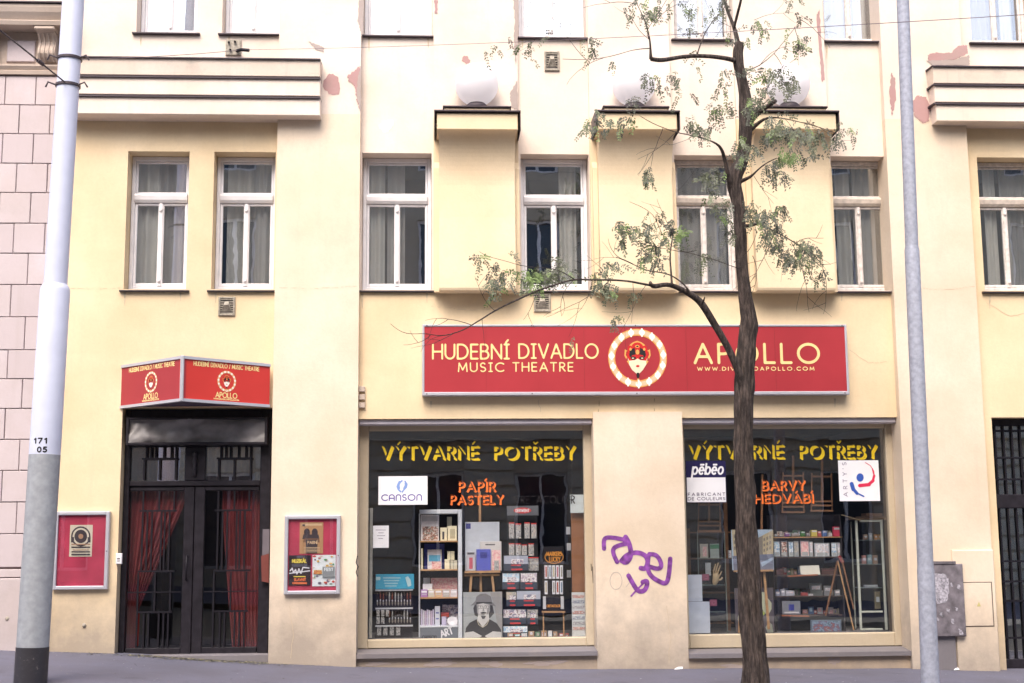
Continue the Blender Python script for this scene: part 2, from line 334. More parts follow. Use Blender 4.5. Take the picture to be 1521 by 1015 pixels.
# ------------------------------------------------------------------ lettering: stroke glyphs meshed from a distance field
def arc(cx, cy, rx, ry, a0, a1, n=9):
    return [(cx+rx*math.cos(R(a0+(a1-a0)*i/n)), cy+ry*math.sin(R(a0+(a1-a0)*i/n))) for i in range(n+1)]
ac = lambda x: [(x-.06, 1.13), (x+.10, 1.32)]
GL = {
 'A': (.80, [[(0, 0), (.4, 1), (.8, 0)], [(.15, .33), (.65, .33)]]),
 'B': (.58, [[(0, 0), (0, 1), (.28, 1)]+arc(.28, .76, .24, .24, 90, -90)+[(0, .52)], [(.28, .52)]+arc(.30, .26, .28, .26, 90, -90)+[(0, 0)]]),
 'C': (.82, [arc(.5, .5, .5, .5, 48, 312, 16)]),
 'D': (.76, [[(0, 0), (0, 1), (.26, 1)]+arc(.26, .5, .5, .5, 90, -90, 12)+[(0, 0)]]),
 'E': (.50, [[(.5, 1), (0, 1), (0, 0), (.5, 0)], [(0, .5), (.46, .5)]]),
 'F': (.48, [[(.5, 1), (0, 1), (0, 0)], [(0, .5), (.42, .5)]]),
 'G': (.92, [arc(.5, .5, .5, .5, 48, 340, 16)+[(.98, .46), (.6, .46)]]),
 'H': (.70, [[(0, 0), (0, 1)], [(.7, 0), (.7, 1)], [(0, .5), (.7, .5)]]),
 'I': (.0, [[(0, 0), (0, 1)]]), 'J': (.36, [[(.36, 1), (.36, .25)]+arc(.14, .22, .22, .22, 0, -120, 6)]),
 'K': (.62, [[(0, 0), (0, 1)], [(.58, 1), (0, .42)], [(.2, .6), (.62, 0)]]),
 'L': (.46, [[(0, 1), (0, 0), (.46, 0)]]),
 'M': (.88, [[(0, 0), (.08, 1), (.44, .18), (.80, 1), (.88, 0)]]),
 'N': (.72, [[(0, 0), (0, 1), (.72, 0), (.72, 1)]]),
 'O': (1.0, [arc(.5, .5, .5, .5, 0, 360, 24)]),
 'P': (.52, [[(0, 0), (0, 1), (.25, 1)]+arc(.25, .74, .27, .26, 90, -90)+[(0, .48)]]),
 'R': (.56, [[(0, 0), (0, 1), (.25, 1)]+arc(.25, .74, .27, .26, 90, -90)+[(0, .48)], [(.22, .48), (.56, 0)]]),
 'S': (.52, [arc(.26, .75, .24, .25, 35, 270, 10)+arc(.26, .25, .26, .25, 90, -145, 10)]),
 'T': (.64, [[(0, 1), (.64, 1)], [(.32, 1), (.32, 0)]]),
 'U': (.68, [[(0, 1), (0, .34)]+arc(.34, .34, .34, .34, 180, 360, 12)+[(.68, 1)]]),
 'V': (.76, [[(0, 1), (.38, 0), (.76, 1)]]),
 'W': (1.1, [[(0, 1), (.28, 0), (.55, .85), (.82, 0), (1.1, 1)]]),
 'X': (.65, [[(0, 0), (.65, 1)], [(.65, 0), (0, 1)]]),
 'Y': (.66, [[(0, 1), (.33, .48), (.66, 1)], [(.33, .48), (.33, 0)]]),
 'Z': (.60, [[(0, 1), (.6, 1), (0, 0), (.6, 0)]]),
 '/': (.3, [[(0, 0), (.3, 1)]]), '.': (.0, [[(0, 0), (0, .01)]]), '-': (.3, [[(0, .5), (.3, .5)]]),
 '0': (.62, [arc(.31, .5, .31, .5, 0, 360, 18)]), '1': (.2, [[(0, .8), (.2, 1), (.2, 0)]]),
 '5': (.5, [[(.48, 1), (.08, 1), (.04, .58)]+arc(.22, .32, .28, .31, 120, -140, 12)]), '7': (.52, [[(0, 1), (.52, 1), (.16, 0)]]),
 "'": (.0, [[(0, 1), (0, .8)]]),
 # rounded small-cap shapes used by the sticker lettering
 'n': (.66, [[(0, 0), (0, .62)]+arc(.33, .62, .33, .38, 180, 0, 10)+[(.66, 0)]]),
 'a': (.72, [arc(.36, .62, .36, .38, 180, 0, 10)+[(.72, 0)], [(0, .62), (0, 0)], [(0, .38), (.72, .38)]]),
 'p': (.62, [[(0, -.42), (0, .66)], arc(.32, .33, .30, .33, 0, 360, 14)]),
 'b': (.62, [[(0, 0), (0, .96)], arc(.32, .33, .30, .33, 0, 360, 14)]),
 'o': (.62, [arc(.31, .33, .31, .33, 0, 360, 14)]),
 'e': (.60, [[(.02, .34), (.58, .34)]+arc(.30, .33, .29, .33, 5, 310, 12)]),
 'ē': (.60, [[(.02, .34), (.58, .34)]+arc(.30, .33, .29, .33, 5, 310, 12), [(.12, .88), (.5, .88)]]),
}
GL['É'] = (.50, GL['E'][1]+[ac(.25)]); GL['Í'] = (.0, GL['I'][1]+[ac(0)]); GL['Ý'] = (.66, GL['Y'][1]+[ac(.33)])
GL['Á'] = (.80, GL['A'][1]+[ac(.4)]); GL['Ř'] = (.56, GL['R'][1]+[[(.12, 1.30), (.26, 1.14), (.42, 1.30)]])
GLS = dict(GL)                                                     # with serifed I
GLS['I'] = (.34, [[(.17, 0), (.17, 1)], [(0, 0), (.34, 0)], [(0, 1), (.34, 1)]]); GLS['Í'] = (.34, GLS['I'][1]+[ac(.17)])
def layout(txt, h, width, gap=.22, space=.55, font=GL, slant=0.0):
    """strokes in metres with the text filling width; origin bottom left"""
    x = 0; st = []
    for ch in txt:
        if ch == ' ': x += space; continue
        g = font[ch]; st += [[(x+a, b) for a, b in s] for s in g[1]]; x += g[0]+gap
    x -= gap; sx = width/x
    return [[(a*sx+slant*b*h, b*h) for a, b in s] for s in st]
def field(strokes, gx, gy, r=None):
    """distance to the strokes; with r, a list of half-widths, distance to their outline"""
    segs = [(a, b, (r[i] if hasattr(r, '__len__') else (r or 0))) for i, s in enumerate(strokes) for a, b in zip(s[:-1], s[1:])]
    F = np.full(gx.shape, 1e9)
    for (ax, ay), (bx, by), rr in segs:
        dx, dy = bx-ax, by-ay; l2 = dx*dx+dy*dy+1e-12
        t = np.clip(((gx-ax)*dx+(gy-ay)*dy)/l2, 0, 1)
        F = np.minimum(F, np.hypot(gx-ax-t*dx, gy-ay-t*dy)-rr)
    return F
def contour(F, xs, ys):
    """polygons (2D) where F < 0: whole runs as one strip, edge cells clipped"""
    out = []; ny, nx = F.shape; ins = F < 0
    for j in range(ny-1):
        i = 0; r0, r1 = ins[j], ins[j+1]
        while i < nx-1:
            k = int(r0[i])+int(r0[i+1])+int(r1[i])+int(r1[i+1])
            if k == 0: i += 1; continue
            if k == 4:
                e = i+1
                while e < nx-1 and r0[e+1] and r1[e+1]: e += 1
                out.append([(xs[i], ys[j]), (xs[e], ys[j]), (xs[e], ys[j+1]), (xs[i], ys[j+1])]); i = e; continue
            cs = [(i, j), (i+1, j), (i+1, j+1), (i, j+1)]; poly = []
            for q in range(4):
                a, b = cs[q], cs[(q+1) % 4]; fa, fb = F[a[1], a[0]], F[b[1], b[0]]
                if fa < 0: poly.append((xs[a[0]], ys[a[1]]))
                if (fa < 0) != (fb < 0):
                    t = fa/(fa-fb); poly.append((xs[a[0]]+(xs[b[0]]-xs[a[0]])*t, ys[a[1]]+(ys[b[1]]-ys[a[1]])*t))
            if len(poly) > 2: out.append(poly)
            i += 1
    return out
def text_polys(txt, h, width, r, n=16, shadow=None, **kw):
    st = layout(txt, h, width, **kw); pad = h*.45+r*2
    xs = np.arange(-pad, width+pad*1.3, h/n); ys = np.arange(-pad, h+pad, h/n); gx, gy = np.meshgrid(xs, ys)
    if shadow is None: F = field(st, gx, gy)-r
    else:
        dx, dy, gap = shadow; F = np.full(gx.shape, 1e9); acc = [s for s in st if min(p[1] for p in s) > h*1.05]; st = [s for s in st if s not in acc]
        for t in np.linspace(0.15, 1, 7): F = np.minimum(F, field(st, gx-dx*t, gy-dy*t)-r)
        F = np.maximum(F, gap-field(st, gx, gy))
        if acc: F = np.minimum(F, field(acc, gx, gy)-r*.9)
    return contour(F, xs, ys)
def plane_map(o, U, V):
    o, U, V = Vector(o), Vector(U), Vector(V); return lambda a, b: o+U*a+V*b
def put(mb, polys, mp, mi=0):
    for p in polys: mb.face([mp(a, b) for a, b in p], mi)
def text_px(mb, txt, px0, ybase, px1, ycap, Y, r, mi=0, n=16, **kw):
    """text whose caps span ybase..ycap and px0..px1 of the photograph, lying in the plane at depth Y"""
    my = (ybase+ycap)/2; x0 = P(px0, my, Y).x; x1 = P(px1, my, Y).x; mx = (px0+px1)/2; z0 = P(mx, ybase, Y).z; z1 = P(mx, ycap, Y).z
    put(mb, text_polys(txt, z1-z0, x1-x0, (z1-z0)*r, n, **kw), plane_map((x0, Y, z0), (1, 0, 0), (0, 0, 1)), mi)
def poly_px(mb, pts, Y, mi=0):
    mb.face([P(a, b, Y) for a, b in pts][::-1], mi)
def ell(cx, cy, rx, ry, n=20, a0=0, a1=360):
    return [(cx+rx*math.cos(R(a0+(a1-a0)*i/n)), cy-ry*math.sin(R(a0+(a1-a0)*i/n))) for i in range(n+(0 if a1-a0 >= 360 else 1))]
def smooth(s, k=2):
    for _ in range(k):
        o = [s[0]]
        for (a, b), (c, d) in zip(s[:-1], s[1:]): o += [(a*.75+c*.25, b*.75+d*.25), (a*.25+c*.75, b*.25+d*.75)]
        s = o+[s[-1]]
    return s
def strokes_px(mb, strokes, rad, Y, mi=0, n=110):
    """brush strokes given in photograph pixels, rad in pixels, on the plane at depth Y"""
    allp = [p for s in strokes for p in s]; xs0, xs1 = min(p[0] for p in allp)-12, max(p[0] for p in allp)+12
    ys0, ys1 = min(p[1] for p in allp)-12, max(p[1] for p in allp)+12
    st = (xs1-xs0)/n; xs = np.arange(xs0, xs1, st); ys = np.arange(ys0, ys1, st); gx, gy = np.meshgrid(xs, ys)
    F = field(strokes, gx, gy, rad)
    for p in contour(F, xs, ys): mb.face([P(a, b, Y) for a, b in p][::-1], mi)
# ------------------------------------------------------------------ ground
def grid(name, x0, x1, dx, ys, zf, mt, kind='structure'):
    mb = MB(); xs = np.arange(x0, x1+.01, dx); n = len(xs)
    mb.mesh([(x, y, zf(x, y)) for y in ys for x in xs], [(j*n+i, j*n+i+1, (j+1)*n+i+1, (j+1)*n+i) for j in range(len(ys)-1) for i in range(n-1)], 0, True)
    return mb.build(name, mt, kind=kind)
far = MB(); far.box(-450, 450, -450, 450, -3.2, -3.0); far.build('ground', M['road'], kind='structure')
def walk(x, y):
    return gz(x, y)+.012*noise.noise(Vector((x*.9, y*.9, 0)))
grid('pavement', -30, 30, .25, [.6, .3, 0, -.3, -.6, -.9, -1.2, -1.6, -2, -2.5, -3, -3.55], walk, M['asphalt'])
def kz(x): return gz(x, -3.6)
mb = MB()
x = -30
while x < 30:
    a = x+.006; b = x+.994; mb.mesh([(a, -3.55, kz(a)-.01), (b, -3.55, kz(b)-.01), (b, -3.55, kz(b)+.004), (a, -3.55, kz(a)+.004), (a, -3.70, kz(a)-.2), (b, -3.70, kz(b)-.2), (b, -3.70, kz(b)+.002), (a, -3.70, kz(a)+.002)],
            [(3, 2, 6, 7), (4, 7, 6, 5), (0, 3, 7, 4), (1, 5, 6, 2)]); x += 1
mb.build('kerb', M['kerb'], kind='structure')
grid('road', -30, 30, 1, [-3.69, -7, -10, -14.0], lambda x, y: gz(x, -3.7)-.13+.02*min(abs(y+3.7), abs(y+14)), M['road'])
grid('far_pavement', -30, 30, 1, [-14.0, -21.2], lambda x, y: gz(x, -3.7)+.0+(.01*(-y-14)), M['asphalt'])
# ------------------------------------------------------------------ main building
BX0 = P(88, 500).x; BX1 = 13.0; TOP = 12.4
bld = empty('apartment_building', (1.5, 0, 0), 'cream and yellow plastered old town house with two shop windows and a dark double door', 'building')
PIER = -.12
def wall(name, x0, x1, z0, z1, Y, holes, mt, depth=.34, parent=None, back=None, jamb=None):
    """front face with openings, reveals going back by depth, edges returning to the wall behind"""
    mb = MB(); xs = sorted({x0, x1, *[h[0] for h in holes], *[h[1] for h in holes]}); zs = sorted({z0, z1, *[h[2] for h in holes], *[h[3] for h in holes]})
    xs = [x for x in xs if x0 <= x <= x1]; zs = [z for z in zs if z0 <= z <= z1]
    def split(v, st):
        o = []
        for a, b in zip(v[:-1], v[1:]):
            k = max(1, int((b-a)/st)); o += [a+(b-a)*i/k for i in range(k)]
        return o+[v[-1]]
    for a, b in zip(xs[:-1], xs[1:]):
        for c, d in zip(zs[:-1], zs[1:]):
            mx, mz = (a+b)/2, (c+d)/2
            if any(h[0] < mx < h[1] and h[2] < mz < h[3] for h in holes): continue
            mb.face([(a, Y, c), (b, Y, c), (b, Y, d), (a, Y, d)])
    for h in holes:
        a, b, c, d = h[:4]; e = Y+depth
        mb.face([(a, Y, c), (a, Y, d), (a, e, d), (a, e, c)]); mb.face([(b, Y, c), (b, e, c), (b, e, d), (b, Y, d)])
        mb.face([(a, Y, d), (b, Y, d), (b, e, d), (a, e, d)]); mb.face([(a, Y, c), (a, e, c), (b, e, c), (b, Y, c)])
    if back is not None:
        mb.face([(x0, Y, z0), (x0, Y, z1), (x0, back, z1), (x0, back, z0)]); mb.face([(x1, Y, z0), (x1, back, z0), (x1, back, z1), (x1, Y, z1)])
        mb.face([(x0, Y, z1), (x1, Y, z1), (x1, back, z1), (x0, back, z1)]); mb.face([(x0, Y, z0), (x0, back, z0), (x1, back, z0), (x1, Y, z0)])
    return mb.build(name, mt, parent or bld)
def H(px0, py0, px1, py1, Y=0): return RECT(px0, py0, px1, py1, Y)
zl = lambda py, px=760, Y=0: P(px, py, Y).z
xl = lambda px, py=500, Y=0: P(px, py, Y).x
ZB = -.8                                                          # walls run down below the pavement
# lower row of windows: openings as seen on the yellow plane
row = [H(187, 226, 279, 428), H(316, 226, 408, 428), H(537, 226, 641, 431), H(774, 228, 876, 431), H(1004, 230, 1097, 432), H(1238, 233, 1330, 432), H(1457, 236, 1553, 434)]
zs_, zt_ = sum(r[2] for r in row)/7, sum(r[3] for r in row)/7
row = [(r[0], r[1], zs_, zt_) for r in row]
up = [H(204, -60, 294, 50), H(331, -60, 416, 50), H(540, -60, 642, 50), H(770, -60, 870, 51), H(1000, -60, 1090, 58), H(1222, -60, 1312, 62), H(1440, -60, 1532, 66)]
uz = sum(r[2] for r in up)/7; up = [(r[0], r[1], uz, uz+2.05) for r in up]
xpL0, xpL1 = xl(405, 600, PIER), xl(531, 700, PIER)              # left pier
xpR0, xpR1 = xl(1341, 700, PIER), xl(1466, 700, PIER)            # right pier
door = H(176, 606, 399, 975); door = (door[0], xpL0+.02, gz(-3.2)+.02, door[3])
shop1 = H(531, 622, 880, 985); shop2 = H(1016, 622, 1343, 982)
midx0, midx1 = xl(884, 800, -.05), xl(1018, 800, -.05)
shz1 = shop1[3]; shop1 = (xpL1-.01, midx0+.01, ZB, shz1); shop2 = (midx1-.01, xpR0+.01, ZB, shz1)
RD = H(1484, 620, 1640, 995)
zsplit = zl(176, 760)
left = [r for r in row[:2]]+[door]
wall('wall', BX0, xpL0+.02, ZB, zsplit, 0, row[:2]+[door], M['yellow'])
zsill = zs_-.03
wall('wall', xpL1-.02, xpR0+.02, ZB, zsill, 0, [shop1, shop2], M['yellow'])
wall('wall', xpR1-.02, BX1, ZB, zsplit, 0, [row[6], (RD[0]+.0, RD[1], ZB+.1, RD[3])], M['yellow'])
wall('upper_wall', BX0, xpL0+.02, zsplit, TOP, 0, up[:2], M['pink'])
wall('upper_wall', xpL1-.02, xpR0+.02, zsill, TOP, 0, row[2:6]+up[2:6], M['pink'])
wall('upper_wall', xpR1-.02, BX1, zsplit, TOP, 0, [up[6]], M['pink'])
# piers, full height: cream below, pale above
wall('pilaster', xpL0, xpL1, ZB, zsplit, PIER, [], M['cream'], back=.3); wall('pilaster', xpL0, xpL1, zsplit, TOP, PIER, [], M['pink'], back=.3)
wall('pilaster', xpR0, xpR1, ZB, zsplit, PIER, [], M['cream'], back=.3); wall('pilaster', xpR0, xpR1, zsplit, TOP, PIER, [], M['pink'], back=.3)
wall('pilaster', midx0, midx1, ZB, zl(612, 945, -.05), -.05, [], M['cream'], back=.36)
# strips between the windows above the shop band
for (a, b) in ((644, 771), (878, 1001), (1099, 1236)):
    x0, x1 = xl(a, 330, -.06), xl(b, 330, -.06)
    wall('pilaster', x0, x1, zsplit, TOP, -.06, [], M['pink'], back=.05)
    wall('pilaster', x0, x1, zl(432, 760, -.06), zsplit, -.06, [], M['corbel'], back=.05)
# raised lighter patch with the meter door, right pier foot
a, b, c, d = RECT(1419, 817, 1470, 1000, PIER-.03)
pt = MB(); pt.box(a, xpR1+.01, PIER-.03, PIER+.1, ZB, d, bev=.01); pt.build('wall_patch', M['cream'], bld)
# closing box behind
mb = MB(); mb.box(-13.5, BX1, 5.0, 5.2, ZB, TOP); mb.box(-13.5, BX1, .36, 5.0, TOP-.1, TOP+.05); mb.box(BX1-.1, BX1, .0, 5.0, ZB, TOP-.1)
mb.build('rear_wall', M['room'], bld)
# roof overhang far above the frame
mb = MB(); mb.prism([(-.45, TOP), (-.45, TOP+.2), (.36, TOP+.5), (.36, TOP)], BX0, BX1); mb.build('eaves_cornice', M['moulding'], bld)
# ------------------------------------------------------------------ stepped cornices at both ends
def cornice(px0, px1, zt, zb, x0=None, x1=None):
    x0 = xl(px0, 130, -.3) if x0 is None else x0; x1 = xl(px1, 130, -.3) if x1 is None else x1
    n = 3; h = (zt-zb)/n; fl = .022
    mb = MB(); fm = MB(); tb = MB()
    for k in range(n):
        z1 = zt-h*k; pr = .34-.012*k
        (mb if k else tb).box(x0+.012*k, x1, -pr, .02, z1-h, z1-fl-.004, bev=.008)
        fm.prism([(-pr-.03, z1-fl-.012), (-pr-.03, z1-fl+.004), (-.0, z1+.012), (-.0, z1-fl-.003), (-pr-.02, z1-fl-.003)], x0-.02, x1)
    c = mb.build('cornice', M['pink'], bld); tb.build('upper_band', M['sooty'], c); f = fm.build('flashing', M['flash'], c)
zt, zb = P(300, 86, -.3).z, P(300, 171, -.3).z
c1x1 = xl(476, 130, -.3)
cornice(0, 0, zt, zb, BX0-.02, c1x1)
cornice(0, 0, zt, zb, xl(1386, 140, -.3), BX1)
# ------------------------------------------------------------------ windows
def curtain(name, x0, x1, z0, z1, Y, mt, parent, amp=.025, wl=.11, ph=0, edge=None):
    mb = MB(); n = max(8, int((x1-x0)/.012)); m_ = 8 if edge else 1
    vs_ = []
    for j in range(m_+1):
        z = z0+(z1-z0)*j/m_
        xa, xb = (x0, x1) if edge is None else edge((z-z0)/(z1-z0), x0, x1)
        for i in range(n+1):
            t = i/n; x = x0+(x1-x0)*t
            xx = xa+(xb-xa)*t
            vs_.append((xx, Y+amp*math.sin(2*math.pi*x/wl+ph)+amp*.5*math.sin(2*math.pi*x/wl*.43+1+ph), z))
    mb.mesh(vs_, [(j*(n+1)+i, j*(n+1)+i+1, (j+1)*(n+1)+i+1, (j+1)*(n+1)+i) for j in range(m_) for i in range(n)], 0, True)
    return mb.build(name, mt, parent)
def frame_ring(mb, x0, x1, z0, z1, y0, y1, w, wt=None, wb=None, mi=0):
    wt = wt or w; wb = wb or w
    mb.box(x0, x0+w, y0, y1, z0, z1, mi, bev=.008); mb.box(x1-w, x1, y0, y1, z0, z1, mi, bev=.008)
    mb.box(x0+w, x1-w, y0+.001, y1, z1-wt, z1, mi, bev=.008); mb.box(x0+w, x1-w, y0+.001, y1, z0, z0+wb, mi, bev=.008)
def room_box(name, x0, x1, z0, z1, y0, y1, mt, parent):
    mb = MB(); v = [(x0, y0, z0), (x1, y0, z0), (x1, y1, z0), (x0, y1, z0), (x0, y0, z1), (x1, y0, z1), (x1, y1, z1), (x0, y1, z1)]
    mb.mesh(v, [(0, 1, 2, 3), (4, 7, 6, 5), (1, 5, 6, 2), (2, 6, 7, 3), (3, 7, 4, 0)]); return mb.build(name, mt, parent)
def window(r, ztr, Yf, fm, curt, seed, glassm='glass', dark=False):
    x0, x1, z0, z1 = r; rnd = random.Random(seed)
    wn = MB(); frame_ring(wn, x0+.004, x1-.004, z0+.03, z1-.004, Yf, Yf+.09, .05, .06, .05); o = wn.build('window', fm, bld)
    tz0, tz1 = ztr-.06, ztr+.06
    tr = MB(); tr.prism([(Yf-.035, tz0+.035), (Yf-.045, tz1-.03), (Yf-.025, tz1), (Yf+.06, tz1), (Yf+.06, tz0), (Yf-.01, tz0)], x0+.056, x1-.056); tr.build('transom', M['oldframe'] if fm != M['white'] else M['white'], o)
    us = MB(); frame_ring(us, x0+.056, x1-.056, tz1+.002, z1-.066, Yf+.02, Yf+.06, .028); us.build('sash', fm, o)
    gm = MB(); gm.box(x0+.085, x1-.085, Yf+.04, Yf+.046, tz1+.03, z1-.094); gm.build('pane', M[glassm], o)
    cx = (x0+x1)/2
    for a, b in ((x0+.056, cx-.004), (cx+.004, x1-.056)):
        s = MB(); frame_ring(s, a, b, z0+.082, tz0-.002, Yf+.012, Yf+.055, .034, .034, .045); s.build('sash', fm, o)
        g = MB(); g.box(a+.037, b-.037, Yf+.034, Yf+.040, z0+.128, tz0-.039); g.build('pane', M[glassm], o)
    a = MB(); a.box(cx-.024, cx+.024, Yf-.004, Yf+.011, z0+.085, tz0-.004, bev=.012)
    for zz in (z0+.16, tz0-.10): a.lathe((cx, Yf-.006, zz-.03), [(.0, 0), (.018, .01), (.022, .03), (.015, .055), (.0, .06)], 10)
    a.build('centre_moulding', fm, o)
    sl_ = MB(); sl_.prism([(-.055, z0-.035), (-.055, z0-.02), (Yf-.005, z0+.028), (Yf+.09, z0+.028), (Yf+.09, z0-.04), (.0, z0-.04)], x0-.045, x1+.045); sl_.build('window_sill', M['flash'], o)
    room_box('room', x0+.002, x1-.002, z0+.03, z1-.002, Yf+.1, Yf+1.1, M['room'], o)
    for (c0, c1, kind) in curt:
        a, b = x0+.04+(x1-x0-.08)*c0, x0+.04+(x1-x0-.08)*c1
        curtain('curtain', a, b, z0+.05, z1-.02, Yf+.13+.04*rnd.random(), M[kind], o, ph=seed, wl=.09+.05*rnd.random())  # white upper sheets come from here too: no drapery, painted sky reflection
    return o
WY = .24
fms = ['white', 'white', 'white', 'white', 'whiteold', 'whiteold', 'whiteold']
ztr = zl(297, 760, WY-.03)
curts = [[(0, .42, 'curtain'), (.42, 1, 'curtaingrey')], [(.12, .6, 'curtain'), (.6, 1, 'curtaingrey')], [(0, .30, 'curtain'), (.34, .62, 'curtaingrey')], [(.60, .88, 'curtain')], [(0, 1, 'curtaingrey')], [(.15, .42, 'curtain'), (.46, .86, 'curtaingrey')], [(.2, .42, 'curtain'), (.5, 1, 'curtaingrey')]]
for i, r in enumerate(row): window(r, ztr, WY, M[fms[i]], curts[i], i+1)
for i, r in enumerate(up):
    window(r, r[3]-.6, WY, M['white' if i < 4 else 'whiteold'], [(0, 1, 'skysheet')] if i < 4 else [(0, .62, 'curtaingrey'), (.66, .9, 'curtain')], i+20, 'glassup' if i < 4 else 'glass')  # first four panes: white sheet added behind, imitating the bright sky reflection
# ------------------------------------------------------------------ lamp plinths: capped corbels with a coved front
for (a, b, mx) in ((650, 768, 709), (889, 1004, 947), (1120, 1240, 1180)):
    x0, x1 = xl(a, 330, -.3), xl(b, 330, -.3); w_ = x1-x0
    zc = P(mx, 167, -.5).z; zcb = P(mx, 194, -.5).z; zb_ = P(mx, 431, -.3).z
    prof = [(-.055, zcb), (-.525, zcb)]
    for t in np.linspace(0, 1, 17)[1:]: prof.append((-.525+.315*math.sin(t*math.pi/2), zcb-.66*(1-math.cos(t*math.pi/2))))
    prof += [(-.225, zcb-1.1), (-.30, zb_+.03), (-.29, zb_), (-.055, zb_)]
    mb = MB(); mb.prism(prof, x0+.02, x1-.02); body = mb.build('corbel', M['corbel'], bld)
    mb = MB(); mb.prism([(-.055, zb_+.004), (-.15, zb_+.004), (-.11, zcb-.4), (-.055, zcb-.3)], x0-.045, x1+.045); mb.build('corbel_backing', M['corbel'], body)
    mb = MB(); mb.box(x0-.01, x1+.01, -.53, -.055, zcb+.002, zc-.022, bev=.01)
    mb.box(x0+.09, x1-.09, -.42, -.055, zc+.012, zc+.085, bev=.01); mb.build('corbel_cap', M['corbel'], body)
    mb = MB(); mb.box(x0-.045, x1+.045, -.575, -.055, zc-.012, zc+.008, bev=.004); mb.box(x0-.045, x0-.035, -.56, -.056, zcb-.0, zc-.013); mb.box(x1+.035, x1+.045, -.56, -.056, zcb-.0, zc-.013)
    mb.box(x0+.07, x1-.07, -.45, -.056, zc+.087, zc+.108, bev=.006); mb.build('flashing', M['flash'], body)
    gx_ = (x0+x1)/2; side = {709: 'leftmost of the three, clear of the tree', 947: 'middle of the three, behind fine twigs', 1180: 'rightmost of the three, right of the tree trunk'}[mx]
    g = empty('globe_lamp', (gx_, -.26, zc+.11), 'white opal globe lamp on its corbel, %s' % side, 'lamp', 'opal globe lamps on the corbels')
    mb = MB(); mb.lathe((gx_, -.26, zc+.108), [(0, 0), (.155, 0), (.15, .045), (.11, .085), (.0, .09)], 28); mb.build('base', M['flash'], g)
    rr = .29; mb = MB(); mb.lathe((gx_, -.26, zc+.17+rr), [(rr*math.sin(R(t)), -rr*math.cos(R(t))) for t in range(18, 181, 9)], 36); mb.build('globe', M['globe'], g)
# ------------------------------------------------------------------ theatre door
dx0, dx1, dz0, dz1 = door
YD = .20
thr = MB(); thr.box(dx0-.0, dx1, -.03, YD+.2, ZB, P(300, 973, 0).z+.0, bev=.01); thr.build('threshold', M['greyslab'], bld)
dr = MB()
L0, L1 = xl(191, 800, YD), xl(272, 800, YD); R0, R1 = xl(303, 800, YD), xl(384, 800, YD); DX1 = xl(401, 800, YD)
zT0, zT1 = zl(712, 300, YD), zl(664, 300, YD); zG1, zG0 = zl(729, 300, YD), zl(962, 300, YD); zB = zl(974, 300, YD)-.05
X0 = dx0+.004
dr.box(X0, L0-.01, YD-.03, YD+.07, zB, dz1-.002, bev=.01); dr.box(R1+.01, DX1, YD-.03, YD+.07, zB, dz1-.002, bev=.01)
dr.box(L0-.009, R1+.009, YD-.028, YD+.07, zG1+.06, zT0-.02, bev=.01)               # transom rail
dr.box(L0-.009, R1+.009, YD-.028, YD+.07, zT1, dz1-.003)
dr.box(L1, R0, YD-.026, YD+.07, zT0-.018, zT1-.002, bev=.01)
door_o = dr.build('door', M['black'], bld)
ck = MB(); cxm = (L1+R0)/2; ck.lathe((cxm, YD-.05, zT0+.03), [(0, 0), (.03, .01), (.02, .05), (.035, .09), (.018, .14), (.03, .2), (.02, .26), (.036, .3), (0, .33)], 12); ck.build('turned_post', M['black'], door_o)
